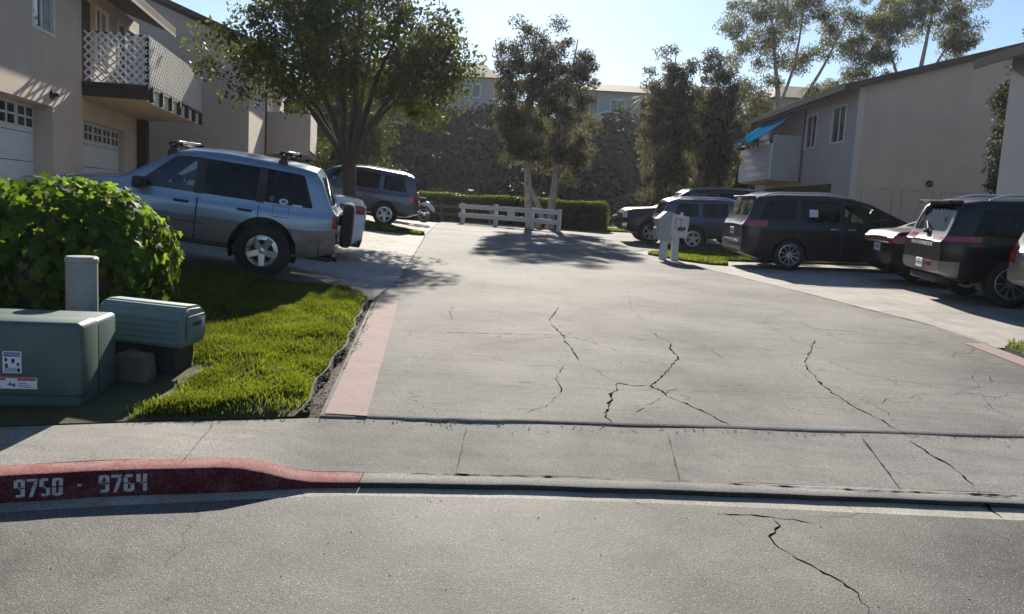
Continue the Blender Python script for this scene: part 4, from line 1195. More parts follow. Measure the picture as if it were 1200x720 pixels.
m = MB(); m.rbox(B2.X(4.84), B2.X(4.55), -.62, .62, .25, .36, .03); m.build('diffuser', M['black_plastic'], sd, smooth=40)

S1 = suv(paint=P_slate, rim='five', rails=(2.5, 4.3, .045, M['black_metal']), plate=(4.757, .85))
loc, hd, sl, bk = place(gh(449, 265), math.pi + .10, S1, 1, 1)
car('parked_car', 'slate blue SUV parked behind the tree trunk with white light along its roof', 'car', loc, hd, sl, bk, S1)

S2 = suv(L=4.9, W=1.9, Hh=1.93, paint=P_black, rim='six', R=.39, rimr=.24)
S2['panels'] = [('bumper', (-.02, .16), (-2, 2), (.50, .68), M['chrome'])]
S2['top'] = [(0, .92), (.06, 1.06), (.25, 1.14), (1.1, 1.20), (1.3, 1.22)] + S2['top'][5:]; S2['ws'] = ((1.33, 1.22), S2['ws'][1])
S2['lamps'] = [('headlight', (-.02, .16), (.48, .82), (.84, 1.04), M['headlight'])] + S2['lamps'][:1]
loc, hd, sl, bk = place((4.42, 26.6), math.pi, S2, 0, 1)
bk_, B3 = car('parked_car', 'black SUV facing the driveway with a bright bonnet, round headlights and chrome bumper', 'car', loc, hd, sl, bk, S2)
m = MB()
for k in range(7): m.box(B3.X(0) - .01, B3.X(0) + .012, -.44 + k * .135, -.36 + k * .135, .80, 1.0)
m.build('grille', M['black_plastic'], bk_)

S3 = suv(L=4.7, W=1.86, Hh=1.57, paint=P_navy, rim='five', R=.36, rimr=.24, rails=(2.4, 4.2, .05, M['silver_rail']), plate=(4.71, .86))
loc, hd, sl, bk = place(gh(810, 294), 0, S3, 1, -1)
car('parked_car', 'dark blue crossover standing behind the mailboxes', 'car', loc, hd, sl, bk, S3)

VAN = dict(L=5.1, W=1.98, tumble=.84, paint=P_van,
    top=[(0, .70), (.1, .86), (.4, .96), (1.0, 1.08), (1.2, 1.13), (2.15, 1.60), (2.6, 1.72), (3.2, 1.765), (4.3, 1.75), (4.82, 1.69), (4.98, 1.20), (5.1, 1.0)],
    belt=[(0, .66), (1.2, 1.03), (5.1, 1.12)], bot=[(0, .30), (.3, .22), (4.6, .22), (5.1, .38)], axles=(.98, 4.0), R=.355, rimr=.245, rim='ten', tw=.22,
    win=[([(1.50, 1.12), (1.90, 1.12), (1.90, 1.36)], GC, 0), ([(1.98, 1.12), (1.98, 1.41), (2.38, 1.57), (2.78, 1.60), (2.78, 1.12)], GC, 0), ([(2.88, 1.13), (2.88, 1.60), (3.78, 1.61), (3.78, 1.13)], GT, 0), ([(3.88, 1.15), (3.88, 1.60), (4.55, 1.58), (4.76, 1.15)], GT, 0)],
    ws=((1.23, 1.13), (2.15, 1.60)), bl=((4.97, 1.20), (4.83, 1.67)), wsglass=GC, blglass=GM, mirror=(1.95, 1.13),
    lamps=[('taillight', (4.55, 5.12), (.55, 1.05), (1.0, 1.14), M['taillight']), ('headlight', (-.02, .5), (.45, 1.05), (.70, .86), M['headlight'])],
    panels=[('bumper', (4.7, 5.12), (-2, 2), (.34, .68), None)], doors=[(1.46, 2.83, .32, 1.66, 2.62), (2.84, 3.84, .32, 1.66, 3.02)], handle_z=.98, handlemat=M['chrome'], seats=[2.1, 3.05], rails=(2.9, 4.6, .045, M['silver_rail']), plate=(5.108, .86))
loc, hd, sl, bk = place(gh(922, 317), 0, VAN, 1, -1)
vn, B4 = car('parked_car', 'long black minivan with multi-spoke wheels and a note in its side window', 'car', loc, hd, sl, bk, VAN)
side_patch(B4, 3.50, 1.33, .10, .085, 4, M['plate'], 'paper_note', vn, -1, .002)
m = MB(); m.rbox(B4.X(5.16), B4.X(5.06), -.60, .60, .60, .66, .02); m.build('chrome_strip', M['chrome'], vn, smooth=40)
m = MB(); m.rbox(B4.X(4.96), B4.X(4.76), -.66, .66, 1.64, 1.69, .018); m.build('spoiler', P_van, vn, smooth=40)

SB = dict(SED); SB['paint'] = paint('paint_black_dull', (.005, .005, .007, 1), .0, .6, .03, .12, .1); SB['handlemat'] = P_black; SB['blglass'] = GT
loc, hd, sl, bk = place((8.45, 15.6), -.04, SB, 1, -1)
sb, B5 = car('parked_car', 'black sedan with a light bootlid squeezed between the minivan and a large SUV', 'car', loc, hd, sl, bk, SB)
m = MB(); m.rbox(B5.X(4.88), B5.X(4.8), -.55, .55, .83, .85, .008); m.build('chrome_strip', M['chrome'], sb, smooth=40)

PF = suv(L=5.0, W=1.96, Hh=1.74, paint=P_black, rim='ten', R=.39, rimr=.25, rails=(2.2, 4.3, .085, M['silver_rail']), plate=(5.016, .62))
PF['lamps'] = [('taillight', (4.42, 5.02), (.36, 1.05), (1.02, 1.11), M['taillight'])] + PF['lamps'][1:]
PF['blglass'] = M['glass_dark']
PF['panels'] = [('bumper', (4.72, 5.02), (-2, 2), (.44, .70), P_grey), ('bumper', (-.02, .2), (-2, 2), (.42, .68), None)]
loc, hd, sl, bk = place((7.93, 12.85), -.14, PF, 1, -1)
pf, B6 = car('parked_car', 'large black SUV with silver roof rails and lettering across its tailgate', 'car', loc, hd, sl, bk, PF)
LP = -PF['L'] / 2
text_obj('PATHFINDER', .09, M['plate'], pf, (LP - .006, 0, .95), (R_(90), 0, R_(-90)), 'lettering', .003, 1.9)
m = MB(); m.rbox(B6.X(4.90), B6.X(4.66), -.70, .70, 1.625, 1.685, .02); m.build('spoiler', P_black, pf, smooth=40)
m = MB(); m.tube([(LP + .06, -.05, 1.20), (LP + .16, .32, 1.32)], .014, 6); m.rbox(LP - .0, LP + .07, -.09, .05, 1.13, 1.19, .015); m.build('rear_wiper', M['black_plastic'], pf, smooth=40)
m = MB(); m.rbox(LP - .02, LP - .004, -.50, -.24, .62, .68, .006); m.build('reflector', M['taillight'], pf)
m = MB(); m.rbox(LP + .05, LP + .5, -.6, .6, .33, .45, .03); m.build('diffuser', M['black_plastic'], pf, smooth=40)

S5 = suv(L=4.5, W=1.84, Hh=1.66, paint=P_grey, rim='six', R=.35, rimr=.22, plate=(4.507, .84))
h5 = -.14; rc = Vector((7.2, 11.12)); c5 = rc + Vector((math.cos(h5), math.sin(h5))) * 2.25
p5 = c5 + Vector((math.cos(h5), math.sin(h5))) * (2.25 - S5['axles'][1]) + Vector((math.sin(h5), -math.cos(h5))) * .795
loc, hd, sl, bk = place((p5.x, p5.y), h5, S5, 1, -1)
car('parked_car', 'grey car cut by the picture edge, only its back corner showing', 'car', loc, hd, sl, bk, S5)

# pale car parked on top of the hill
SH = dict(SED); SH['plate'] = (4.858, .74)
hz = hill_z(6.9, 66)
car('parked_car', 'pale car parked before the hilltop house beside the small palm', 'car', (6.6, 66, hz + .02), math.pi, 0, 0, SH, group=None)

# motorcycle behind the slate blue SUV
mc = empty('motorcycle', 'dark motorcycle with bright rear mudguard, half hidden behind the slate blue SUV', 'motorcycle', (-4.22, 30.4, H(-4.22, 30.4) + .004), (0, 0, math.pi))
for x in (-.72, .72):
    w = empty('wheel', loc=(x, 0, .31), parent=mc); t = MB(); Mx_ = Matrix.Rotation(R_(90), 4, 'X')
    t.lathe([(.22, -.05), (.27, -.06), (.305, -.03), (.31, 0), (.305, .03), (.27, .06), (.22, .05)], 32, Mx_, close=True); t.build('tyre', M['rubber'], w, smooth=40)
    t = MB(); t.lathe([(.225, -.045), (.205, -.03), (.205, .03), (.225, .045)], 32, Mx_, close=True)
    for k in range(8): a = k * math.pi / 4; t.tube([(0, 0, 0), (.21 * math.cos(a), 0, .21 * math.sin(a))], .008, 5)
    t.lathe([(.001, -.07), (.05, -.06), (.05, .06), (.001, .07)], 12, Mx_); t.build('rim', M['chrome'], w, smooth=40)
t = MB(); t.tube([(-.55, 0, .74), (-.85, 0, .70), (-1.02, 0, .52), (-1.10, 0, .44)], [.07, .09, .08, .05], 8); t.build('mudguard', M['white_paint'], mc, smooth=60)
t = MB(); t.tube([(.05, 0, .78), (-.2, 0, .80), (-.55, 0, .82), (-.78, 0, .86)], [.06, .13, .14, .07], 10); t.build('seat', M['black_plastic'], mc, smooth=60)
t = MB(); t.tube([(.45, 0, .86), (.3, 0, .90), (.1, 0, .88), (-.05, 0, .80)], [.06, .15, .16, .07], 10); t.build('fuel_tank', P_black, mc, smooth=60)
t = MB(); t.rbox(-.3, .3, -.16, .16, .25, .66, .05); t.tube([(-.72, 0, .31), (-.2, 0, .5), (.4, 0, .82)], .03, 6); t.tube([(-.1, -.18, .35), (-.9, -.19, .33)], .045, 8); t.build('engine', M['black_metal'], mc, smooth=40)
t = MB(); t.tube([(.72, .08, .31), (.42, .08, .98)], .026, 6); t.tube([(.72, -.08, .31), (.42, -.08, .98)], .026, 6); t.build('fork', M['chrome'], mc, smooth=60)
t = MB(); t.tube([(.2, -.38, 1.04), (.38, -.2, 1.06), (.42, 0, 1.0), (.38, .2, 1.06), (.2, .38, 1.04)], .014, 6); t.rbox(.28, .36, -.36, -.24, 1.1, 1.2, .03); t.rbox(.28, .36, .24, .36, 1.1, 1.2, .03); t.build('handlebar', M['chrome'], mc, smooth=60)
t = MB(); t.rbox(-1.02, -.94, -.07, .07, .72, .80, .02); t.build('taillight', M['taillight'], mc, smooth=60)
# ------------------------------------------------------------------ buildings
class HB(MB):
    """mesh written in a building's own axes; origin is taken off when it is built"""
    def __init__(s, org): super().__init__(); s.org = Vector(org)
    def build(s, *a, **k):
        s.v = [tuple(Vector(p) - s.org) for p in s.v]; return super().build(*a, **k)
    def wall_x(s, x0, x1, a0, a1, z0, z1, ops):   # wall slab between planes x0,x1 running along y, with openings (a0,a1,z0,z1)
        A = sorted({a0, a1} | {v for o in ops for v in o[:2] if a0 < v < a1}); Z = sorted({z0, z1} | {v for o in ops for v in o[2:] if z0 < v < z1})
        for i in range(len(A) - 1):
            for k in range(len(Z) - 1):
                ca, cz = (A[i] + A[i + 1]) / 2, (Z[k] + Z[k + 1]) / 2
                if any(o[0] < ca < o[1] and o[2] < cz < o[3] for o in ops): continue
                s.box(x0, x1, A[i], A[i + 1], Z[k], Z[k + 1])

def lattice(hb, p0, du, dz, w, h, sp=.135, st=.038, nrm=(0, 0, 0)):
    """two crossing layers of diagonal slats clipped to a w x h panel"""
    p0, du, dz, nrm = map(Vector, (p0, du, dz, nrm))
    for layer, sg in ((0, 1), (1, -1)):
        k = -h
        while k < w + h:
            # line: u = k + sg*z (sg=1) or u = k - z + ... clipped
            pts = []
            def U(z): return k + z if sg > 0 else k + (h - z)
            z0, z1 = 0, h
            if sg > 0: z0 = max(0, -k); z1 = min(h, w - k)
            else: z0 = max(0, h + k - w); z1 = min(h, h + k)
            if z1 - z0 > .02:
                a = p0 + du * U(z0) + dz * z0; b = p0 + du * U(z1) + dz * z1
                d = (b - a).normalized(); side = d.cross(nrm).normalized() * st * .5
                o0 = nrm * (.012 * layer); o1 = nrm * (.012 * layer + .011)
                q = [a - side + o0, a + side + o0, b + side + o0, b - side + o0, a - side + o1, a + side + o1, b + side + o1, b - side + o1]
                hb.add(q, [(0, 1, 2, 3), (4, 7, 6, 5), (0, 4, 5, 1), (1, 5, 6, 2), (2, 6, 7, 3), (3, 7, 4, 0)])
            k += sp * 1.414
def window_x(root, org, x, s, a0, a1, z0, z1, split=True, curtain=True, glass='win_dark'):
    """sliding window in a wall whose outer face is at x; s = +1 when the outside is towards +x"""
    f = HB(org); t = .06; xo = sorted((x + s * .025, x - s * .09))
    f.box(xo[0], xo[1], a0, a1, z0, z0 + t); f.box(xo[0], xo[1], a0, a1, z1 - t, z1); f.box(xo[0], xo[1], a0, a0 + t, z0 + t, z1 - t); f.box(xo[0], xo[1], a1 - t, a1, z0 + t, z1 - t)
    xi = sorted((x - s * .02, x - s * .07)); m = (a0 + a1) / 2
    if split: f.box(xi[0], xi[1], m - .035, m + .035, z0 + t, z1 - t)
    fr = f.build('window', M['window_frame'], root)
    p = HB(org); xp = sorted((x - s * .05, x - s * .06)); p.box(xp[0], xp[1], a0 + t * .9, a1 - t * .9, z0 + t * .9, z1 - t * .9); p.build('pane', M[glass], fr)
    if curtain:
        c = HB(org); n = 16; v = []
        for i in range(n + 1):
            a = m + (a1 - t - m) * i / n; v += [(x - s * (.045 + .003 * (i % 2)), a, z0 + t), (x - s * (.045 + .003 * (i % 2)), a, z1 - t)]
        c.add(v, [(2 * i, 2 * i + 2, 2 * i + 3, 2 * i + 1) for i in range(n)]); c.build('curtain', M['curtain'], fr, fix=False)
    return fr
def garage_door_x(root, org, x, s, a0, a1, z0, z1, ng=6):
    """sectional door with a top row of small-paned lights"""
    f = HB(org); xb = sorted((x, x - s * .05)); rows = 4; rh = (z1 - z0) / rows
    for k in range(rows):
        f.rbox(xb[0], xb[1], a0, a1, z0 + k * rh + .006, z0 + (k + 1) * rh - .006, .008)
        if k < rows - 1:
            n = ng; cw = (a1 - a0) / n; xf = sorted((x - s * .01, x + s * .012))
            for j in range(n): f.rbox(xf[0], xf[1], a0 + j * cw + .09, a0 + (j + 1) * cw - .09, z0 + k * rh + .11, z0 + (k + 1) * rh - .11, .01)
    d = f.build('garage_door', M['garage_white'], root)
    cw = (a1 - a0) / ng; zt0, zt1 = z0 + 3 * rh + .12, z1 - .08
    for j in range(ng):
        p0, p1 = a0 + j * cw + .07, a0 + (j + 1) * cw - .07
        g_ = HB(org); xg = sorted((x + s * .001, x + s * .006)); g_.box(xg[0], xg[1], p0, p1, zt0, zt1); w_ = g_.build('door_light', M['win_dark'], d)
        b = HB(org); xb2 = sorted((x + s * .006, x + s * .02)); mm = (p0 + p1) / 2
        b.box(xb2[0], xb2[1], mm - .025, mm + .025, zt0, zt1); b.box(xb2[0], xb2[1], p0, p1, (zt0 + zt1) / 2 - .02, (zt0 + zt1) / 2 + .02)
        b.box(xb2[0], xb2[1], p0 - .03, p0, zt0 - .03, zt1 + .03); b.box(xb2[0], xb2[1], p1, p1 + .03, zt0 - .03, zt1 + .03); b.box(xb2[0], xb2[1], p0, p1, zt0 - .03, zt0); b.box(xb2[0], xb2[1], p0, p1, zt1, zt1 + .03)
        b.build('glazing_bar', M['garage_white'], d)
    return d
def roof_gable(root, org, xe, xr, xw, ze, zr, y0, y1, th=.16, mat='roof', over=None):
    """two slopes: eave at x=xe, ridge at xr, other eave xw"""
    for (a, za, b, zb) in ((xe, ze, xr, zr), (xw, ze, xr, zr)):
        h = HB(org); h.prism([(a, za), (b, zb), (b, zb + th), (a, za + th)], y0, y1, 'y'); h.build('roof', M[mat], root)

A1 = R_(10.4); U1 = Vector((-math.sin(A1), math.cos(A1), 0)); V1 = Vector((math.cos(A1), math.sin(A1), 0))
def uv(v, u, z=0): p = V1 * v + U1 * u; return (p.x, p.y, z)

# --- near left house
org = (-6.6, 20.45, .75)
h1 = empty('apartment_house', 'tan stucco house with white garage doors and a white lattice balcony', 'house', uv(*org), (0, 0, A1))
zA = 6.42
w_ = HB(org); w_.wall_x(-6.9, -6.6, 3, 20.45, .4, zA, [(13.4, 18.66, .2, 3.2), (17.62, 18.78, 4.62, 6.0)])
w_.box(-7.3, -6.9, 18.66, 18.95, .4, 3.5); w_.box(-7.3, -6.9, 13.1, 18.66, 3.2, 3.5)
w_.wall_x(-7.15, -6.903, 20.45, 26.3, .4, zA, [(21.1, 24.75, .2, 3.18), (21.25, 22.25, 3.98, 6.1), (22.4, 23.4, 4.6, 6.1), (24.2, 25.9, 4.6, 6.1)])
w_.box(-16, -7.15, 26.0, 26.3, .4, zA); w_.box(-16, -15.8, 3, 26.0, .4, zA); w_.box(-16, -6.9, 3, 3.25, .4, zA); w_.box(-15.8, -9.0, 3.25, 26.0, 3.4, 3.7)
w_.build('wall', M['stucco_tan'], h1)
garage_door_x(h1, org, -6.98, 1, 13.4, 18.66, .85, 3.2, 6)
garage_door_x(h1, org, -7.05, 1, 21.1, 24.75, .95, 3.18, 5)
window_x(h1, org, -6.6, 1, 17.62, 18.78, 4.62, 6.0)
window_x(h1, org, -6.9, 1, 22.4, 23.4, 4.6, 6.1); window_x(h1, org, -6.9, 1, 24.2, 25.9, 4.6, 6.1)
d = HB(org); d.box(-7.05, -6.98, 21.25, 22.25, 3.98, 6.1); d.build('balcony_door', M['brown_wood'], h1)
d = HB(org); d.rbox(-6.93, -6.80, 20.47, 20.62, .6, 6.3, .03); d.build('downpipe', M['brown_trim'], h1, smooth=40)
d = HB(org); d.rbox(-6.9, -6.62, 26.02, 26.34, .6, 3.62, .02); d.build('support_post', M['brown_wood'], h1)
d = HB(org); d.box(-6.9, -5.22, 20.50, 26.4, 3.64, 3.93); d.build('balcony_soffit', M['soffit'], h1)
d = HB(org); d.box(-6.59, -5.16, 20.42, 20.5, 3.66, 3.98); d.build('balcony_beam', M['brown_wood'], h1)
d = HB(org); d.box(-5.22, -5.19, 20.5, 26.4, 3.62, 3.92); d.build('fascia', M['white_paint'], h1)
for k in range(7):
    d = HB(org); y = 20.62 + k * .93; d.box(-5.19, -5.10, y, y + .13, 3.62, 3.97); d.build('bracket', M['brown_wood'], h1)
d = HB(org); d.box(-5.19, -5.15, 20.5, 26.4, 3.93, 3.985); d.build('deck_edge', M['brown_wood'], h1)
d = HB(org); lattice(d, (-6.55, 20.46, 4.0), (1, 0, 0), (0, 0, 1), 1.36, 1.12, .132, .040, (0, -1, 0)); d.build('lattice_panel', M['white_lattice'], h1)
d = HB(org); lattice(d, (-5.17, 20.5, 4.0), (0, 1, 0), (0, 0, 1), 5.85, 1.12, .132, .040, (1, 0, 0)); d.build('lattice_panel', M['white_lattice'], h1)
d = HB(org)
for y in (20.50, 22.4, 24.3, 26.3): d.rbox(-5.25, -5.18, y, y + .05, 3.94, 5.14, .006)
d.box(-5.26, -5.18, 20.5, 26.35, 5.09, 5.13); d.box(-6.55, -5.26, 20.50, 20.55, 5.09, 5.13); d.build('railing', M['black_metal'], h1)
roof_gable(h1, org, -5.8, -11.2, -16.8, 6.16, 8.0, 2.5, 26.0)
d = HB(org); d.box(-5.84, -5.80, 2.5, 26.0, 6.08, 6.34); d.build('gutter', M['brown_trim'], h1)
d = HB(org); d.rbox(-6.6, -6.54, 18.5, 18.66, 3.34, 3.5, .02); d.tube([(-6.6, 18.6, 3.42), (-6.46, 18.6, 3.44)], .04, 8); d.build('security_lamp', M['black_plastic'], h1, smooth=40)

# --- far left house
org = (-4.2, 29.6, 1.0)
h2 = empty('apartment_house', 'tan stucco house with a plain gable wall and a solid tan balcony box', 'house', uv(*org), (0, 0, A1))
d = HB(org); d.prism([(-16.2, .6), (-4.42, .6), (-4.42, 6.72), (-10.2, 8.9), (-16.2, 6.6)], 29.6, 29.85, 'y'); d.box(-16.2, -16, 29.85, 41, .6, 6.6); d.box(-16.2, -4.42, 40.8, 41.0, .6, 6.6)
d.wall_x(-4.42, -4.2, 29.6, 41, .6, 6.68, [(30.7, 31.5, 4.75, 6.1), (32.7, 33.7, 4.75, 6.1), (35.0, 36.2, 3.6, 6.0)]); d.box(-16, -4.5, 29.9, 40.8, 3.4, 3.6)
d.build('wall', M['stucco_tan'], h2)
window_x(h2, org, -4.2, 1, 30.7, 31.5, 4.75, 6.1); window_x(h2, org, -4.2, 1, 32.7, 33.7, 4.75, 6.1); window_x(h2, org, -4.2, 1, 35.0, 36.2, 3.6, 6.0)
d = HB(org); d.box(-4.2, -2.55, 34.3, 38.2, 3.3, 3.5); d.box(-4.2, -2.45, 34.3, 34.42, 3.5, 4.95); d.box(-2.57, -2.45, 34.42, 38.2, 3.5, 4.95); d.box(-4.2, -2.45, 38.2, 38.32, 3.3, 4.95); d.build('balcony', M['stucco_tan'], h2)
roof_gable(h2, org, -3.55, -10.2, -16.9, 6.50, 8.98, 29.35, 41.3, .17)
d = HB(org)
for a, b in ((-5.75, -4.75), (-7.1, -6.1)):
    for q in ((a, a + .05, 1.2, 3.55), (b - .05, b, 1.2, 3.55), (a + .05, b - .05, 3.5, 3.55)): d.box(q[0], q[1], 29.575, 29.61, q[2], q[3])
d.build('cupboard_door', M['stucco_tan'], h2)
d = HB(org); d.lathe([(.001, 0), (.1, 0), (.12, .05), (.06, .1), (.001, .11)], 14, Matrix.Translation((-7.6, 29.6, 3.35)) @ Matrix.Rotation(R_(90), 4, 'X')); d.build('wall_lamp', M['black_plastic'], h2, smooth=40)
d = HB(org); d.rbox(-4.22, -4.13, 33.95, 34.04, 1, 6.4, .02); d.build('downpipe', M['brown_trim'], h2)

# --- right house
org = (12.2, 30, .8)
h3 = empty('apartment_house', 'pale stucco house with white balcony under a blue tarp and two sliding windows', 'house', org)
d = HB(org); d.wall_x(12.2, 12.42, 30, 42, .4, 6.72, [(31.8, 40.4, .2, 3.22), (31.0, 32.4, 4.8, 6.22), (33.95, 35.25, 4.8, 6.22), (38.6, 40.2, 4.0, 6.0)])
d.build('wall', M['stucco_pale'], h3)
d = HB(org); d.prism([(12.42, .4), (24.6, .4), (24.6, 6.75), (18.4, 8.48), (12.42, 6.75)], 30.0, 30.22, 'y'); d.box(12.42, 24.6, 41.8, 42.0, .4, 6.7); d.box(24.4, 24.6, 30.22, 41.8, .4, 6.7)
d.build('gable_wall', M['stucco_mauve'], h3)
d = HB(org); d.box(12.42, 14.2, 30.3, 41.7, 3.22, 3.4); d.box(14.2, 14.4, 30.3, 41.7, .5, 3.4); d.build('garage_recess', M['brown_trim'], h3)
d = HB(org); d.box(12.16, 12.2, 31.8, 40.4, 3.08, 3.24); d.build('garage_lintel', M['brown_wood'], h3)
garage_door_x(h3, org, 14.15, -1, 32.2, 36.0, .85, 3.1, 5)
window_x(h3, org, 12.2, -1, 31.0, 32.4, 4.8, 6.22, curtain=False); window_x(h3, org, 12.2, -1, 33.95, 35.25, 4.8, 6.22, curtain=False); window_x(h3, org, 12.2, -1, 38.6, 40.2, 4.0, 6.0, curtain=False)
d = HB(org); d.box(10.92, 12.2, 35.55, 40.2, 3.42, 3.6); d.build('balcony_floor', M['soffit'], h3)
d = HB(org); d.box(10.92, 12.2, 35.45, 35.57, 3.46, 5.4); d.build('balcony_wall', M['stucco_pale'], h3)
b_ = HB(org)
for k in range(9): b_.box(10.84 - .012 * (k % 2), 10.92, 35.45, 40.3, 3.5 + k * .17, 3.5 + k * .17 + .165)
b_.build('balcony_front', M['white_paint'], h3)
b_ = HB(org); b_.tube([(10.88, 35.5, 5.22), (10.88, 40.3, 5.22)], .025, 6)
for k in range(6): b_.tube([(10.88, 35.6 + k * .93, 5.0), (10.88, 35.6 + k * .93, 5.22)], .015, 6)
b_.build('railing', M['black_metal'], h3)
roof_gable(h3, org, 11.6, 18.4, 25.2, 6.56, 8.52, 29.7, 42.4, .16)
d = HB(org); d.box(11.55, 11.6, 29.7, 42.4, 6.52, 6.74); d.build('gutter', M['brown_wood'], h3)
d = HB(org); d.prism([(11.6, 6.46), (18.4, 8.42), (18.4, 8.68), (11.6, 6.72)], 29.62, 29.7, 'y'); d.prism([(25.2, 6.46), (18.4, 8.42), (18.4, 8.68), (25.2, 6.72)], 29.62, 29.7, 'y'); d.build('rake_board', M['brown_wood'], h3)
d = HB(org); d.rbox(12.12, 12.2, 35.3, 35.38, 3.4, 6.5, .02); d.build('downpipe', M['brown_trim'], h3)
for a, b in ((12.65, 13.85), (14.15, 15.35), (15.6, 16.8)):
    d = HB(org)
    for q in ((a, a + .05, .9, 3.12), (b - .05, b, .9, 3.12), (a + .05, b - .05, 3.07, 3.12)): d.box(q[0], q[1], 29.972, 30.004, q[2], q[3])
    d.box(a + .3, b - .3, 29.985, 30.002, 2.5, 2.85); d.build('cupboard_door', M['stucco_mauve'], h3)
d = HB(org); d.lathe([(.001, 0), (.11, 0), (.13, .05), (.07, .13), (.001, .14)], 14, Matrix.Translation((15.1, 29.99, 3.35)) @ Matrix.Rotation(R_(90), 4, 'X')); d.build('wall_lamp', M['black_plastic'], h3, smooth=40)
d = HB(org); d.rbox(11.35, 11.65, 38.2, 38.5, .7, 2.55, .02); d.rbox(11.3, 11.7, 38.15, 38.55, 2.55, 2.62, .02); d.rbox(11.4, 11.6, 38.25, 38.45, 2.62, 2.98, .02); d.prism([(11.28, 2.98), (11.72, 2.98), (11.5, 3.12)], 38.13, 38.57, 'y'); d.build('lantern_post', M['white_paint'], h3)
# tarp slung from the eave out over the balcony
t_ = MB(); n = 12; V = []
for i in range(n + 1):
    for k in range(n + 1):
        a, b = i / n, k / n
        x = 12.0 + (10.2 - 12.0) * b; y = 35.5 + 4.8 * a; z = 6.52 + (5.15 - 6.52) * b - .16 * math.sin(math.pi * a) * math.sin(math.pi * b) + .03 * math.sin(a * 17) * b
        V.append((x - 11, y - 38, z))
t_.add(V, [(i * (n + 1) + k, (i + 1) * (n + 1) + k, (i + 1) * (n + 1) + k + 1, i * (n + 1) + k + 1) for i in range(n) for k in range(n)])
o = t_.build('tarp', M['tarp'], None, (11, 38, 0), smooth=179); md = o.modifiers.new('thick', 'SOLIDIFY'); md.thickness = .012
tag(o, 'bright blue tarp slung from the eave above the white balcony', 'tarp')

# --- nearest right house, only its side wall and eave end in view
org = (12.2, 20.8, .6)
h4 = empty('apartment_house', 'grey stucco house cut by the picture edge with a dark eave end', 'house', org)
d = HB(org); d.box(12.2, 12.45, 5, 20.8, .3, 6.0); d.prism([(12.45, .3), (24, .3), (24, 6.0), (18.2, 7.8), (12.45, 6.1)], 20.55, 20.8, 'y'); d.box(12.45, 24, 5, 5.2, .3, 6.0); d.build('wall', M['stucco_grey'], h4)
roof_gable(h4, org, 11.62, 18.2, 24.8, 5.88, 7.86, 4.6, 21.4, .15)
d = HB(org); d.box(11.57, 11.62, 4.6, 21.4, 5.83, 6.06); d.build('gutter', M['brown_wood'], h4)

# --- hilltop houses
def hill_house(label, x0, x1, y0, y1, zb, ze, zr, wallm, wins):
    org = ((x0 + x1) / 2, y0, zb); r = empty('hilltop_house', label, 'house', org)
    d = HB(org); d.box(x0, x1, y0, y1, zb - 1.5, ze); d.build('wall', M[wallm], r)
    d = HB(org); o_ = .5; ym = (y0 + y1) / 2
    d.add([(x0 - o_, y0 - o_, ze), (x1 + o_, y0 - o_, ze), (x1 + o_, y1 + o_, ze), (x0 - o_, y1 + o_, ze), (x0 + 1.2, ym, zr), (x1 - 1.2, ym, zr)], [(0, 1, 5, 4), (1, 2, 5), (2, 3, 4, 5), (3, 0, 4), (3, 2, 1, 0)]); d.build('roof', M['roof'], r)
    for (a, b, z0, z1) in wins:
        d = HB(org); d.box(a, b, y0 - .06, y0 + .05, z0, z1); f = d.build('window', M['window_frame'], r)
        d = HB(org); d.box(a + .08, (a + b) / 2 - .04, y0 - .075, y0 - .05, z0 + .08, z1 - .08); d.box((a + b) / 2 + .04, b - .08, y0 - .075, y0 - .05, z0 + .08, z1 - .08); d.build('pane', M['win_dark'], f)
    return r
hill_house('pale hilltop house with a tall brown roof left of the twin trunked tree', -15, -2.4, 67, 76, 9.7, 12.0, 13.9, 'stucco_grey', [(-4.9, -3.5, 10.4, 11.5), (-8.5, -7, 10.4, 11.5)])
hill_house('hilltop house with a low brown roof behind the small palm', 3.2, 18, 70, 79, 9.2, 11.9, 13.2, 'stucco_grey', [(5, 6.4, 10, 11.3), (7.4, 8.7, 10, 11.3), (12.2, 14.4, 9.4, 11.2)])
hill_house('hilltop house glimpsed between the eucalyptus and the right roof', 21, 33, 68, 77, 9.2, 11.9, 13.6, 'stucco_tan', [(23, 24.4, 10, 11.3)])

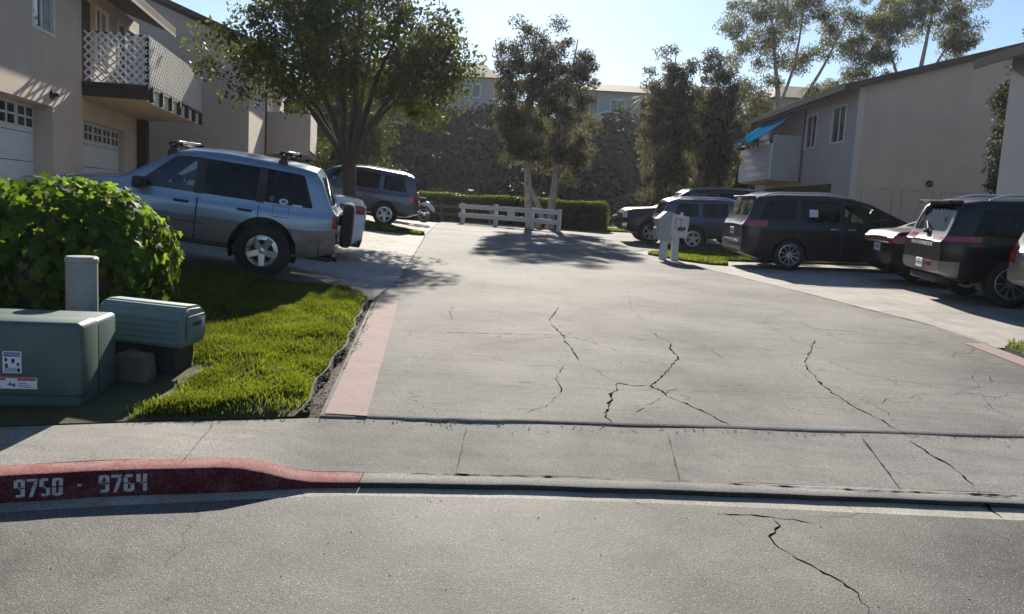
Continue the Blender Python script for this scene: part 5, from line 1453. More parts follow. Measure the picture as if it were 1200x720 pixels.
# ------------------------------------------------------------------ fences
def rail_fence(name, label, pts, mat, ph, rails, rw, rt, pw, panel=None):
    r = empty(name, label, 'fence', (pts[0][0], pts[0][1], H(*pts[0])))
    O = Vector(r.location)
    for (x, y) in pts:
        z = H(x, y); t = Vector(pts[-1]) - Vector(pts[0]); a = math.atan2(t.y, t.x)
        m = MB(); m.rbox(-pw / 2, pw / 2, -pw / 2, pw / 2, -.08, ph + random.uniform(-.02, .03), .008, Matrix.Translation((x - O.x, y - O.y, z - O.z)) @ Matrix.Rotation(a + random.uniform(-.04, .04), 4, 'Z') @ Matrix.Rotation(random.uniform(-.015, .015), 4, 'Y')); m.build('post', M[mat], r)
    for hz in rails:
        for k in range(len(pts) - 1):
            a = Vector((*pts[k], H(*pts[k]) + hz)); b = Vector((*pts[k + 1], H(*pts[k + 1]) + hz)); d = b - a
            R0 = Matrix.Translation((a + b) / 2 - O + Vector((0, 0, random.uniform(-.008, .008)))) @ d.to_track_quat('X', 'Z').to_matrix().to_4x4()
            e = .14 if k in (0, len(pts) - 2) else 0
            m = MB(); m.rbox(-d.length / 2 - (.16 if k == 0 else -.004), d.length / 2 + (.12 if k == len(pts) - 2 else -.004), -pw / 2 - rt, -pw / 2 - .003, -rw / 2, rw / 2, .006, R0); m.build('rail', M[mat], r)
    if panel:
        (k, t, wd, z0, z1) = panel; a = Vector(pts[k]); b = Vector(pts[k + 1]); p = a + (b - a) * t; an = math.atan2((b - a).y, (b - a).x)
        m = MB(); m.rbox(-wd / 2, wd / 2, -pw / 2 - rt - .03, -pw / 2 - rt - .003, z0, z1, .004, Matrix.Translation((p.x - O.x, p.y - O.y, H(p.x, p.y) - O.z)) @ Matrix.Rotation(an, 4, 'Z')); m.build('board', M['white_paint'], r)
    return r
rail_fence('ranch_fence', 'low white two-rail board fence across the end of the driveway', [(-2.32, 34.6), (-.88, 33.6), (.62, 32.5), (1.66, 31.75)], 'wood_white', .88, (.36, .74), .19, .045, .13, (1, .47, .36, .28, .84))
rail_fence('ranch_fence', 'weathered brown rail fence in front of the hedge, left of the white fence', [(-8.7, 38.9), (-6.0, 37.6), (-3.38, 36.3), (-1.15, 35.1), (.9, 34.2)], 'wood_grey', .80, (.34, .66), .10, .035, .11)

# ------------------------------------------------------------------ mailboxes
mx, my = 3.86, 20.2; mz = H(mx, my) + .05
def mailbox(label, x, y, prof, wd, mat, rot, post, sign):
    r = empty('mailbox', label, 'mailbox', (x, y, mz), (0, 0, rot), 'mailboxes on posts')
    m = MB(); m.rbox(-.085, .085, -.07, .07, -.1, post, .008); m.build('post', M['mail_white'], r)
    m = MB(); m.prism(prof, -wd / 2, wd / 2, 'y'); b = m.build('box', M[mat], r, smooth=35)
    bm = bmesh.new(); bm.from_mesh(b.data); bmesh.ops.bevel(bm, geom=bm.edges[:], offset=.012, segments=2, affect='EDGES'); bm.to_mesh(b.data); bm.free()
    x0 = min(p[0] for p in prof)
    m = MB(); m.rbox(x0 - .018, x0 + .004, -wd / 2 + .03, wd / 2 - .03, prof[0][1] + .05, prof[0][1] + .3, .005); d = m.build('door', M[mat], r)
    m = MB(); m.rbox(x0 - .035, x0 - .016, -.03, .03, prof[0][1] + .16, prof[0][1] + .19, .004); m.build('handle', M['black_metal'], d)
    return r
a = mailbox('beige mailbox with sloping top, left of the pair on white posts', mx - .14, my + .05, [(-.24, .46), (.16, .42), (.2, 1.13), (-.02, 1.17), (-.22, .98)], .36, 'mail_beige', .12, .5, 0)
b = mailbox('white mailbox with an outlined square and dark emblem on its side', mx + .14, my, [(-.16, .56), (.25, .52), (.29, 1.06), (-.15, 1.12)], .30, 'mail_white', -.05, .6, 1)
m = MB()
for q in ((-.06, .09, .98, .995), (-.06, .09, .76, .775), (-.06, -.045, .775, .98), (.075, .09, .775, .98)): m.box(q[0], q[1], -.164, -.158, q[2], q[3])
m.build('square_mark', M['ink_red'], b)
m = MB()
for k in range(3): m.prism([(.01 + k * .062, .72), (.06 + k * .062, .72), (.085 + k * .062, .80), (.035 + k * .062, .80)], -.166, -.159, 'y')
m.prism([(.0, .70), (.17, .70), (.18, .715), (.01, .715)], -.166, -.159, 'y'); m.build('emblem', M['ink_black'], b)
m = MB(); m.rbox(.10, .12, -.185, -.17, .98, 1.16, .003); m.rbox(.05, .12, -.186, -.171, 1.09, 1.16, .003); m.build('flag', M['mail_white'], b)

# ------------------------------------------------------------------ utility boxes by the sidewalk
ub = Vector((-2.73, 5.02, 0)); aU = R_(8); ub.z = .155
tb = empty('utility_cabinet', 'large green utility cabinet with warning labels at the sidewalk edge', 'utility cabinet', ub, (0, 0, aU))
# local frame: x along the front face (right end at 0), y into the depth
m = MB(); m.rbox(-1.35, .045, -.05, .72, -.12, .015, .012); m.build('pad', M['pad'], tb)
m = MB(); m.rbox(-1.28, -.0, .0, .66, .015, .56, .035, None, 3); m.build('body', M['util_green'], tb, smooth=40)
m = MB(); m.rbox(-1.30, .012, -.012, .30, .08, .575, .04, None, 3); m.build('hood', M['util_green'], tb, smooth=40)
m = MB(); m.rbox(-.80, -.74, -.05, -.008, .05, .13, .012); m.tube([(-.77, -.045, .06), (-.77, -.06, .02)], .02, 8); m.build('padlock', M['black_metal'], tb, smooth=40)
m = MB(); m.box(-.455, -.345, -.0165, -.0125, .245, .385); wl = m.build('warning_label', M['plate'], tb)
m = MB(); m.box(-.447, -.353, -.0178, -.0166, .352, .378); m.build('label_header', M['ink_blue'], wl)
text_obj('WARNING', .019, M['plate'], wl, (-.40, -.0185, .365), (R_(90), 0, 0), 'lettering', .0003, .95)
m = MB()
for cx, cz, s in ((-.435, .335, .009), (-.393, .328, .011), (-.365, .305, .008), (-.432, .297, .010), (-.362, .268, .010)):
    m.lathe([(.001, .0008), (s, .0008), (s, 0), (.001, 0)], 10, Matrix.Translation((cx, -.0170, cz)) @ Matrix.Rotation(R_(90), 4, 'X')); m.box(cx - s * .8, cx + s * .8, -.0178, -.0166, cz - s * 1.7, cz - s * .9)
for k in range(4): m.box(-.446, -.375, -.0176, -.0166, .252 + k * .008, .255 + k * .008)
m.build('pictogram', M['ink_black'], wl)
m = MB(); m.box(-.62, -.255, -.0165, -.0125, .145, .22); wl = m.build('warning_label', M['plate'], tb)
m = MB(); m.box(-.615, -.44, -.0176, -.0166, .198, .212); m.box(-.37, -.262, -.0176, -.0166, .198, .212); m.box(-.62, -.255, -.0174, -.0166, .214, .2195); m.build('red_band', M['ink_red'], wl)
m = MB(); m.prism([(-.43, .165), (-.415, .188), (-.40, .172), (-.385, .182), (-.38, .16), (-.395, .158), (-.41, .168)], -.0178, -.0166, 'y')
for k in range(3): m.box(-.365, -.275 - k * .02, -.0176, -.0166, .155 + k * .012, .159 + k * .012); m.box(-.61, -.46 - k * .02, -.0176, -.0166, .155 + k * .012, .159 + k * .012)
m.build('small_print', M['ink_blue'], wl)
m = MB()
for y in (.30, .31): m.box(.0005, .002, y, y + .004, .05, .52)
m.build('seam', M['black_plastic'], tb)

px_, py_ = -3.30, 6.1
m = MB(); zz = H(px_, py_); m.lathe([(.112, -.1), (.112, .77), (.118, .775), (.118, .80), (.106, .815), (.001, .82)], 32); o = m.build('pedestal', M['pipe_grey'], None, (px_, py_, zz + .03), smooth=30)
tag(o, 'round grey utility pedestal between the leafy bush and the green cabinet', 'pedestal')

vb = empty('vent_housing', 'pale green louvred housing lying on the ground before the bush', 'utility housing', (-2.735, 6.08, H(-2.75, 6.05) + .12), (R_(0), R_(2.5), R_(-4)))
prof = [(-.19, .12), (.18, .12), (.20, .26), (.17, .38), (.10, .42), (-.10, .43), (-.165, .395), (-.20, .27)]
m = MB(); m.prism(prof, -.36, .31, 'x'); b = m.build('body', M['vent_green'], vb)
bm = bmesh.new(); bm.from_mesh(b.data); bmesh.ops.bevel(bm, geom=bm.edges[:], offset=.022, segments=3, affect='EDGES'); bm.to_mesh(b.data); bm.free()
for p in b.data.polygons: p.use_smooth = True
b.data.set_sharp_from_angle(angle=R_(30))
for k in range(5):
    z = .155 + k * .043; y = -.235 - (.0 if z < .33 else 0) - .012; yy = lerp([(.12, -.19), (.27, -.20), (.40, -.165)], z)
    m = MB(); m.prism([(yy + .01, z + .016), (yy - .016, z - .004), (yy - .012, z - .012), (yy + .01, z - .004)], -.33, .27, 'x'); m.build('louvre', M['vent_green'], vb)
m = MB(); m.rbox(.312, .334, -.14, .13, .17, .36, .02); m.build('end_cap', M['vent_green'], vb, smooth=40)
m = MB(); m.rbox(.333, .337, -.09, .05, .28, .31, .004); m.build('slot', M['black_plastic'], vb)
m = MB(); m.rbox(-.30, .24, -.13, .15, -.25, .125, .01); m.build('base', M['black_plastic'], vb)

def rock(name, label, loc, sx, sy, sz, seed):
    bm = bmesh.new(); bmesh.ops.create_icosphere(bm, subdivisions=4, radius=1)
    r = random.Random(seed)
    for v in bm.verts: v.co = Vector([math.copysign(abs(q) ** .5, q) for q in v.co]) * .95; k = 1 + .05 * math.sin(v.co.x * 5 + seed) * math.sin(v.co.y * 4) + .04 * math.sin(v.co.z * 7 + 2); v.co = Vector((v.co.x * sx * k, v.co.y * sy * k, (v.co.z + .8) * sz * k))
    o = bm_obj(bm, name, M['stone'], None, 60); o.location = loc; return tag(o, label, 'rock')
rock('rock', 'dark rounded block on the bare soil under the green louvred housing', (-2.73, 5.76, H(-2.74, 5.76) - .02), .13, .10, .135, 3)
# ------------------------------------------------------------------ planting
def leafy(name, mat, parent, centers, n_per, spread, size, seed, aspect=.5, droop=0.0):
    """clumps of single leaves round the given centres"""
    r = np.random.default_rng(seed); C_ = np.asarray(centers, float); k = len(C_)
    idx = np.repeat(np.arange(k), n_per)
    d = r.normal(0, 1, (len(idx), 3)); d /= np.linalg.norm(d, axis=1)[:, None]; rad = r.uniform(0, 1, len(idx)) ** (1 / 2.2)
    sp = np.asarray(spread) if np.ndim(spread) else np.array([spread] * 3)
    if sp.ndim == 2: sp = sp[idx]
    P = C_[idx] + d * rad[:, None] * sp
    a = r.normal(0, 1, P.shape); a[:, 2] -= droop; a /= np.linalg.norm(a, axis=1)[:, None]
    b = r.normal(0, 1, P.shape); b -= a * (a * b).sum(1)[:, None]; b /= np.linalg.norm(b, axis=1)[:, None]
    s = (size * r.uniform(.6, 1.35, len(P)))[:, None]
    V = np.empty((len(P), 4, 3)); V[:, 0] = P - a * s * .5; V[:, 1] = P + b * s * aspect * .5; V[:, 2] = P + a * s * .5; V[:, 3] = P - b * s * aspect * .5
    return np_mesh(name, V.reshape(-1, 3), np.arange(len(P) * 4).reshape(-1, 4), mat, parent)

def wiggle(a, b, r, n=6, amp=.08, up=0.0):
    a, b = Vector(a), Vector(b); L = (b - a).length; pts = []
    for i in range(n + 1):
        t = i / n; p = a + (b - a) * t
        if 0 < i < n: p += Vector((r.uniform(-1, 1), r.uniform(-1, 1), r.uniform(-1, 1))) * L * amp * .6
        p.z += up * math.sin(math.pi * t) * L; pts.append(p)
    return pts

def tree(name, label, loc, trunks, env, ncl, nleaf, cl_r, leaf, lmat, bmat, seed, aspect=.5, droop=.3, fork=None, group=None, cat='tree', twigs=True, zbias=0.0, shell=.35):
    """trunks: polylines [(x,y,z,r)...]; env: list of ellipsoids (cx,cy,cz,rx,ry,rz,weight); clusters hang from limbs that start on the trunks"""
    r = random.Random(seed); root = empty(name, label, cat, loc, group=group)
    tb_ = MB(); nodes = []
    for tr in trunks:
        pts = [Vector(p[:3]) for p in tr]; rad = [p[3] for p in tr]
        P = catmull([tuple(p) + (q,) for p, q in zip(pts, rad)], 5)
        tb_.tube([p[:3] for p in P], [max(.012, p[3]) for p in P], 9)
        nodes += [(Vector(p[:3]), p[3]) for p in P]
    base_nodes = list(nodes)
    tot = sum(e[6] for e in env); C_ = []; S_ = []
    tries = 0
    while len(C_) < ncl and tries < 20000:
        tries += 1
        u = r.uniform(0, tot); 
        for e in env:
            u -= e[6]
            if u <= 0: break
        d = Vector((r.gauss(0, 1), r.gauss(0, 1), r.gauss(0, 1))).normalized(); k = (shell + (1 - shell) * r.random()) if r.random() < .75 else r.random() ** .5
        p = Vector((e[0] + d.x * e[3] * k, e[1] + d.y * e[4] * k, e[2] + d.z * e[5] * k))
        if any((p - q).length < cl_r * .55 for q in C_): continue
        C_.append(p); f = r.uniform(.65, 1.35); S_.append((cl_r * f, cl_r * f, cl_r * f * .8))
    order = sorted(range(len(C_)), key=lambda i: min((C_[i] - n[0]).length for n in base_nodes))
    for i in order:
        p = C_[i]
        best = min(nodes, key=lambda n: (n[0] - p).length + (4 if n[0].z > p.z + .2 else 0) + max(0, .5 - (p.z - n[0].z)) * .6)
        rr = max(.012, min(best[1] * .55, .012 + .011 * (best[0] - p).length))
        pts = wiggle(best[0], p, r, 5, .10, .06)
        tb_.tube(pts, [rr * (1 - .72 * k / 5) for k in range(6)], 5, False)
        nodes += [(q, rr * (1 - .72 * (k + 1) / 5)) for k, q in enumerate(pts[1:])]
        if twigs:
            for _ in range(3):
                e = p + Vector((r.gauss(0, 1), r.gauss(0, 1), r.gauss(0, .8))) * cl_r * .55; tb_.tube([p, (p + e) / 2 + Vector((0, 0, .03)), e], [rr * .3, rr * .22, .004], 4, False)
    tb_.build('trunk', M[bmat], root, smooth=70, fix=False)
    leafy('crown', M[lmat], root, [tuple(c) for c in C_], nleaf, np.array(S_), leaf, seed + 100, aspect, droop)
    return root

# spreading street tree in front of the slate blue SUV
bx_, by_ = -4.78, 22.7
limbs = []
rt = random.Random(4)
fork = (0.0, 0, 1.75)
T = [[(0, 0, -.2, .30), (.02, 0, .25, .22), (.05, .03, .9, .185), fork + (.20,)]]
for (dx, dy, dz, r0) in [(-2.6, .4, 2.9, .10), (-1.5, -1.0, 3.6, .10), (-.6, .9, 4.3, .11), (.3, -.4, 4.6, .11), (1.2, .8, 3.9, .10), (2.2, -.5, 3.1, .09), (1.7, 1.4, 2.6, .08), (-1.9, 1.3, 2.4, .08), (.9, -1.6, 3.2, .08), (-.4, -1.9, 3.3, .08)]:
    T.append([fork + (r0,), (dx * .25 + rt.uniform(-.1, .1), dy * .25, 1.75 + dz * .33, r0 * .8), (dx * .6, dy * .6 + rt.uniform(-.15, .15), 1.75 + dz * .68, r0 * .55), (dx, dy, 1.75 + dz, r0 * .28)])
tree('street_tree', 'spreading broadleaf street tree with forked trunk before the slate blue SUV', (bx_, by_, H(bx_, by_)), T,
     [(-.4, 0, 5.3, 3.3, 3.0, 1.95, 3), (-2.3, 0, 4.5, 1.8, 1.9, 1.3, .8), (2.0, 0, 4.4, 1.35, 1.8, 1.4, 1.0), (-1.2, 0, 7.0, 2.2, 2.1, 1.3, .8)], 200, 195, .58, .13, 'leaf_broad', 'bark', 41, .5, .4)

# twin-trunked column by the white fence
tx, ty = 1.0, 34.0
tree('twin_trunk_tree', 'tall narrow twin-trunked tree rising behind the white fence', (tx, ty, H(tx, ty)),
     [[(-.42, 0, -.2, .22), (-.5, 0, .5, .17), (-.62, .05, 1.8, .15), (-.75, 0, 3.6, .12), (-.7, .1, 6.0, .07), (-.6, 0, 8.2, .02)], [(.38, 0, -.2, .24), (.42, .03, .6, .18), (.52, 0, 2.0, .15), (.6, -.1, 4.0, .12), (.9, 0, 6.2, .06), (1.1, 0, 7.8, .02)], [(-.30, 0, -.2, .17), (.05, .02, .5, .13), (-.62, .05, 1.8, .12)]],
     [(-1.0, 0, 5.6, 1.35, 1.2, 3.3, 2.8), (.9, 0, 5.3, 1.25, 1.2, 2.7, 2.3), (-.2, 0, 7.2, 1.1, 1.1, 1.7, 1.0), (1.3, 0, 2.9, .8, .8, 1.3, .7), (-.1, 0, 3.4, .9, .8, 1.2, .7), (-1.35, 0, 3.5, .75, .8, 1.2, .6), (-1.6, 0, 6.0, .6, .8, 2.0, .7)], 290, 185, .38, .11, 'leaf_col', 'bark_pale', 42, .45, .6)
# the pair of columns left of the blue tarp
for (x, y, hh, wd, lab, sd) in [(6.45, 35.6, 8.0, 1.35, 'dark columnar tree above the black SUV, left of its twin', 43), (8.7, 36.9, 8.4, 1.25, 'dark columnar tree touching the blue tarp, right of its twin', 44)]:
    tree('columnar_tree', lab, (x, y, H(x, y)), [[(0, 0, -.2, .2), (.03, 0, 1, .17), (-.05, .05, hh * .5, .11), (0, 0, hh * .95, .02)], [(.1, .1, -.2, .14), (.3, .1, 1.2, .11), (.45, .1, hh * .5, .06), (.5, 0, hh * .8, .02)]],
         [(-.25, 0, hh * .60, wd * .8, wd * .9, hh * .40, 2), (.35, 0, hh * .58, wd * .8, wd * .9, hh * .38, 2), (-.1, 0, hh * .24, wd * .75, wd * .7, hh * .24, 1.2)], 225, 180, .37, .115, 'leaf_col', 'bark_pale', sd, .45, .7, group='columnar trees by the balcony')
# airy eucalypts beyond the right house
tree('eucalyptus', 'tall airy eucalyptus with leaning bare limbs behind the blue tarp', (17.6, 56, 1.4),
     [[(0, 0, -.5, .34), (.3, 0, 4, .28), (-.2, 0, 8, .18), (-.9, 0, 12, .10), (-1.6, 0, 16, .04)], [(.1, 0, 5, .20), (1.2, .3, 8, .15), (2.6, 0, 11, .09), (4.0, 0, 14.5, .04)], [(-.2, 0, 8, .12), (.6, 0, 11, .09), (.9, 0, 15, .04)]],
     [(-2.0, 0, 13.0, 2.5, 2.6, 2.6, 1.6), (.8, 0, 15.2, 2.8, 2.4, 1.9, 1.2), (3.8, 0, 13.4, 2.5, 2.3, 2.2, 1.4), (5.6, 0, 11.0, 1.4, 1.6, 1.5, .7), (.9, 0, 11.2, 1.7, 1.6, 1.0, .45), (-1.9, 0, 8.8, 1.9, 1.6, 1.5, .8), (3.2, 0, 9.2, 1.7, 1.5, 1.2, .5)], 190, 230, .68, .20, 'leaf_euc', 'bark_pale', 45, .3, .9, group='eucalyptus trees behind the right house')
tree('eucalyptus', 'airy eucalyptus rising behind the ridge of the right house', (26.2, 56, 1.4),
     [[(0, 0, -.5, .34), (0, 0, 5, .26), (.4, 0, 10, .17), (.8, 0, 14, .09), (1.0, 0, 17, .04)], [(.1, 0, 8, .14), (-1.2, 0, 11, .10), (-2.4, 0, 14, .04)], [(.4, 0, 9.5, .12), (1.8, 0, 12, .07), (2.8, 0, 14.5, .03)]],
     [(-.8, 0, 14.6, 2.4, 2.3, 2.1, 1.3), (1.6, 0, 15.4, 2.2, 2.2, 1.9, 1.0), (2.8, 0, 13.0, 1.6, 1.6, 1.5, .7), (-2.6, 0, 12.6, 1.6, 1.6, 1.6, .8)], 125, 230, .66, .20, 'leaf_euc', 'bark_pale', 46, .3, .9, group='eucalyptus trees behind the right house')
tree('eucalyptus', 'sparse tree top showing above the far right roof edge', (26.8, 40, 1.2),
     [[(0, 0, -.5, .4), (0, 0, 5, .3), (.2, 0, 9.5, .12), (.3, 0, 12, .03)]], [(0, 0, 10.6, 1.7, 1.7, 1.6, 1)], 26, 150, .6, .22, 'leaf_euc', 'bark_pale', 47, .3, .9, group='eucalyptus trees behind the right house')
# broad dark trees behind, seen between the columns and the roof
tree('bushy_tree', 'dark bushy tree between the columnar trees and the right house', (12.6, 47, 1.3), [[(0, 0, -.3, .3), (0, 0, 2.5, .22), (.2, 0, 5, .1), (.2, 0, 6.6, .03)]], [(0, 0, 5.0, 2.6, 2.2, 2.4, 1), (.6, 0, 2.4, 2.6, 2, 1.8, .7)], 90, 210, .7, .2, 'leaf_col', 'bark_dark', 48, .5, .4)
tree('bushy_tree', 'dark bushy tree behind the solid tan balcony on the left', (-10.0, 47, 1.2), [[(0, 0, -.3, .3), (0, 0, 2.5, .22), (.2, 0, 5, .1), (.2, 0, 6.6, .03)]], [(0, 0, 5.2, 3.0, 2.4, 2.6, 1), (.6, 0, 2.2, 3.0, 2, 1.8, .7)], 90, 200, .75, .22, 'leaf_broad', 'bark_dark', 49, .5, .4)
# narrow shrub between the two right houses
tree('cypress', 'narrow dark cypress squeezed between the two right houses', (13.5, 22.6, .8), [[(0, 0, -.2, .14), (0, 0, 2, .11), (.05, 0, 5.2, .03)]], [(0, 0, 3.6, .55, .6, 2.5, 2), (.1, 0, 1.6, .5, .5, 1.5, .6), (.65, 0, 5.6, .6, .6, 1.0, .5)], 120, 170, .27, .085, 'leaf_cyp', 'bark_dark', 50, .35, -.6, twigs=False)

# small palm on the hilltop
pz = hill_z(9.7, 65.0); pm = empty('palm_tree', 'small shaggy palm on the hilltop before the low roofed house', 'palm', (9.7, 65.0, pz))
m = MB(); m.tube([(0, 0, -.3), (.05, 0, 1.2), (0, 0, 2.6)], [.42, .5, .40], 12); m.build('trunk', M['bark_dark'], pm, smooth=60)
m = MB(); r = random.Random(8)
for k in range(46):
    a = r.uniform(0, 6.283); el = r.uniform(-.5, 1.2); Lf = r.uniform(.9, 1.5); pts = []
    for i in range(7):
        t = i / 6; rad = Lf * t * math.cos(el * .8) + .05; z = 2.6 + Lf * t * math.sin(el) - .9 * t * t * Lf * .8; pts.append(Vector((math.cos(a) * rad, math.sin(a) * rad, z)))
    sd = Vector((-math.sin(a), math.cos(a), 0))
    for i in range(1, 7):
        for s in (-1, 1):
            for q in (0, .5):
                p = pts[i - 1].lerp(pts[i], q); e = p + sd * s * .24 * math.sin(math.pi * min(1, (i + .5) / 7)) + (pts[i] - pts[i - 1]) * .9 - Vector((0, 0, .05)); m.add([p, p + (pts[i] - pts[i - 1]) * .3, e], [(0, 1, 2)])
m.build('crown', M['leaf_euc'], pm, fix=False)
# shrubs in front of the hilltop houses
def shrub(label, x, y, z, rx, ry, rz, n, seed, leaf=.22, mat='leaf_euc', group=None, name='shrub'):
    root = empty(name, label, 'shrub', (x, y, z), group=group); r = random.Random(seed); C_ = []
    for _ in range(n):
        d = Vector((r.gauss(0, 1), r.gauss(0, 1), abs(r.gauss(0, 1)))).normalized() * r.uniform(.4, 1); C_.append((d.x * rx, d.y * ry, d.z * rz))
    m = MB()
    for c in C_[:14]: m.tube(wiggle((0, 0, -.1), c, r, 4, .08), [.03, .025, .02, .015, .008], 5, False)
    m.build('stems', M['bark_dark'], root, fix=False)
    leafy('foliage', M[mat], root, C_, 150, .38, leaf, seed, .5); return root
shrub('sunlit rusty shrub beside the small palm on the hilltop', 11.6, 64.5, hill_z(11.6, 64.5), 1.2, 1.0, 1.9, 34, 61)
shrub('sunlit shrub left of the small palm on the hilltop', 7.5, 65.4, hill_z(7.5, 65.4), 1.1, .9, 2.0, 30, 62)
shrub('low hilltop shrub under the tall brown roof', -2.2, 64, hill_z(-2.2, 64), 1.0, .9, 1.2, 24, 63)
shrub('wide hilltop shrub behind the columnar trees', 15.5, 64, hill_z(15.5, 64), 1.8, 1.2, 2.2, 46, 64)

# clipped hedge
HG = [(-10.9, 41.6), (-4.45, 38.0), (0, 35.6), (3.4, 33.85)]
def hedge():
    r = np.random.default_rng(71); root = empty('hedge', 'long clipped box hedge with a sunlit top behind the fences', 'hedge', (0, 35.6, H(0, 35.6)))
    O = Vector(root.location); P = []; core = MB()
    for (a, b) in zip(HG, HG[1:]):
        a, b = Vector(a), Vector(b); L = (b - a).length; t = (b - a) / L; nn = Vector((-t.y, t.x)); wd = .95; ht = 1.18
        n = int(L * 2600)
        for _ in range(n):
            s = r.uniform(0, L); k = r.random()
            if k < .40: q = (r.uniform(0, 1), r.uniform(-.03, .05) * 0)
            if k < .42: u, z = r.uniform(0, wd), ht + r.normal(0, .03)
            elif k < .85: u, z = r.normal(0, .03), r.uniform(0, ht)
            else: u, z = wd + r.normal(0, .03), r.uniform(0, ht)
            # rounded shoulders
            if z > ht - .18:
                if u < .18: u += (z - ht + .18) * .4
            p = a + t * s + nn * u; P.append((p.x - O.x, p.y - O.y, H(p.x, p.y) - O.z + z + .04 * math.sin(s * 1.9)))
        c = [a + nn * .07, b + nn * .07, b + nn * (wd - .07), a + nn * (wd - .07)]
        core.add([(q.x - O.x, q.y - O.y, H(q.x, q.y) - O.z - .1) for q in c] + [(q.x - O.x, q.y - O.y, H(q.x, q.y) - O.z + ht - .08) for q in c], [(0, 1, 5, 4), (1, 2, 6, 5), (2, 3, 7, 6), (3, 0, 4, 7), (4, 5, 6, 7)])
    a, b = Vector(HG[-2]), Vector(HG[-1]); t = (b - a).normalized(); nn = Vector((-t.y, t.x))
    for _ in range(1500):
        u = r.uniform(0, .95); z = r.uniform(0, 1.18); e = .1 * (1 - ((z - .5) / .68) ** 2); p = b + nn * u + t * (e + r.normal(0, .03)); P.append((p.x - O.x, p.y - O.y, H(p.x, p.y) - O.z + z))
    core.build('stems', M['bark_dark'], root)
    V, F = scatter_leaves(np.array(P), .075, .02, 72, .6); np_mesh('foliage', V, F, M['leaf_hedge'], root)
hedge()
EL = [(3.5, 33.7), (4.7, 34.4), (5.8, 35.8), (5.2, 37.0), (2.6, 35.8)]
poly_sheet('lawn_ground', M['turf'], EL, lambda x, y: H(x, y) + .05, .4, skirt=.1)
blades('grass', 'sliver of grass at the right end of the clipped hedge', EL, 5000, lambda x, y: H(x, y) + .05, .05, .1, w=.014, seed=9)

# leafy ivy bush behind the cabinet
def ivy():
    root = empty('ivy_bush', 'big rounded bush of broad bright green leaves behind the green cabinet', 'bush', (-4.3, 7.75, H(-4.3, 7.75)))
    r = np.random.default_rng(81); O = Vector(root.location)
    lobes = [((-4.22, 7.6, .42), (.92, .85, .83), 3600), ((-5.65, 7.7, .34), (.95, .85, .66), 2600), ((-4.1, 7.35, .3), (.86, .75, .68), 1300)]
    V = []; F = []; core = MB()
    shape = [(0, 0), (.30, -.16), (.52, -.10), (.42, .22), (.62, .50), (.30, .58), (0, 1.0), (-.30, .58), (-.62, .50), (-.42, .22), (-.52, -.10), (-.30, -.16)]
    for c, rad, n in lobes:
        c = Vector(c) - Vector((O.x, O.y, 0)); 
        for i in range(n):
            d = Vector(r.normal(0, 1, 3)).normalized()
            if d.z < -.8: continue
            # slightly boxy ball with lumps
            e = Vector([math.copysign(abs(v) ** .8, v) for v in d]); lump_ = 1 + .07 * math.sin(d.x * 7 + d.z * 5) * math.sin(d.y * 6 + d.z * 4)
            k = lump_ * (1 - abs(r.normal(0, .07))) + (abs(r.normal(0, .05)) if r.random() < .08 else 0)
            p = c + Vector((e.x * rad[0] * k, e.y * rad[1] * k, e.z * rad[2] * k))
            nrm = (Vector((d.x / rad[0], d.y / rad[1], d.z / rad[2])).normalized() + Vector(r.normal(0, .38, 3))).normalized()
            down = Vector((r.normal(0, .35), r.normal(0, .35), -1)); tip = (down - nrm * down.dot(nrm))
            if tip.length < .1: tip = Vector((1, 0, 0)) - nrm * nrm.x
            tip.normalize(); sd = nrm.cross(tip); s = r.uniform(.058, .112)
            k0 = len(V)
            for (u, v) in shape:
                q = p + sd * u * s + tip * v * s + nrm * (.18 * abs(u) - .22 * v * v) * s; V.append(tuple(q))
            V.append(tuple(p + tip * .3 * s)); m_ = len(shape)
            for j in range(m_): F.append((k0 + j, k0 + (j + 1) % m_, k0 + m_))
        for j in range(9):
            e = c + Vector(r.normal(0, .4, 3)) ; core.tube(wiggle((c.x, c.y, -.1), (e.x, e.y, max(.3, e.z)), random.Random(j), 4, .1), [.03, .025, .02, .015, .01], 5, False)
        bm = bmesh.new(); bmesh.ops.create_icosphere(bm, subdivisions=3, radius=.74)
        bm.verts.index_update(); core.add([(c.x + v.co.x * rad[0], c.y + v.co.y * rad[1], max(-.1, c.z + v.co.z * rad[2])) for v in bm.verts], [[v.index for v in f.verts] for f in bm.faces]); bm.free()
    core.build('stems', M['bark_dark'], root, fix=False)
    np_mesh('foliage', V, F, M['leaf_ivy'], root)
ivy()
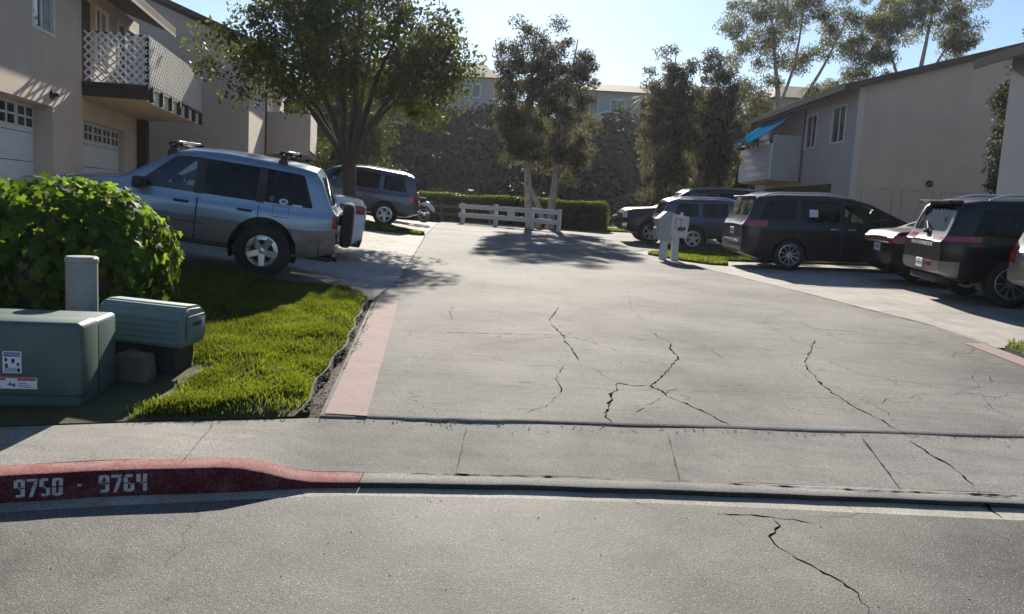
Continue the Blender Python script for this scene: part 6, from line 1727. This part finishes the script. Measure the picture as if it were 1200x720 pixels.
# ------------------------------------------------------------------ light, sky, camera
SUN_EL, SUN_AZ = R_(27), R_(-1.0)
w = bpy.data.worlds.new('World'); scene.world = w; w.use_nodes = True
nt = w.node_tree; bg = nt.nodes['Background']
sky = nt.nodes.new('ShaderNodeTexSky'); sky.sky_type = 'NISHITA'; sky.sun_disc = False
sky.sun_elevation = SUN_EL; sky.sun_rotation = SUN_AZ; sky.altitude = 50; sky.air_density = 1.0; sky.dust_density = .3; sky.ozone_density = 4.0
nt.links.new(sky.outputs[0], bg.inputs[0]); bg.inputs[1].default_value = .06
sl_ = bpy.data.lights.new('sun', 'SUN'); sl_.energy = 4.9; sl_.angle = R_(.6); sl_.color = (1, .925, .80)
so_ = bpy.data.objects.new('sun', sl_); COL.objects.link(so_); so_.location = (3, 30, 40)
sd_ = Vector((math.sin(SUN_AZ) * math.cos(SUN_EL), math.cos(SUN_AZ) * math.cos(SUN_EL), math.sin(SUN_EL)))
so_.rotation_euler = sd_.to_track_quat('Z', 'Y').to_euler()
cam = bpy.data.cameras.new('camera'); co = bpy.data.objects.new('camera', cam); COL.objects.link(co)
cam.sensor_width = 36; cam.sensor_fit = 'HORIZONTAL'; cam.lens = 36 * CF / 1200; cam.clip_start = .05; cam.clip_end = 3000
co.matrix_world = Matrix.Translation(CC) @ CR.to_4x4()
scene.camera = co
scene.view_settings.view_transform = 'Standard'; scene.view_settings.look = 'None'; scene.view_settings.exposure = 1.1; scene.view_settings.gamma = 1
scene.render.engine = 'CYCLES'
cy = scene.cycles; cy.use_denoising = True; cy.max_bounces = 8; cy.diffuse_bounces = 3; cy.glossy_bounces = 3; cy.transmission_bounces = 4; cy.transparent_max_bounces = 12
cy.caustics_reflective = False; cy.caustics_refractive = False; cy.sample_clamp_indirect = 6
if True:
    hm = bpy.data.materials.new('haze'); hm.use_nodes = True; n_ = hm.node_tree; n_.nodes.clear()
    pv = n_.nodes.new('ShaderNodeVolumePrincipled'); pv.inputs['Color'].default_value = (.86, .90, 1, 1); pv.inputs['Density'].default_value = .00025; pv.inputs['Anisotropy'].default_value = .5
    n_.links.new(pv.outputs[0], n_.nodes.new('ShaderNodeOutputMaterial').inputs['Volume'])
    hb = MB(); hb.box(-120, 120, -30, 170, -5, 24); ho = hb.build('haze', hm); ho['kind'] = 'stuff'
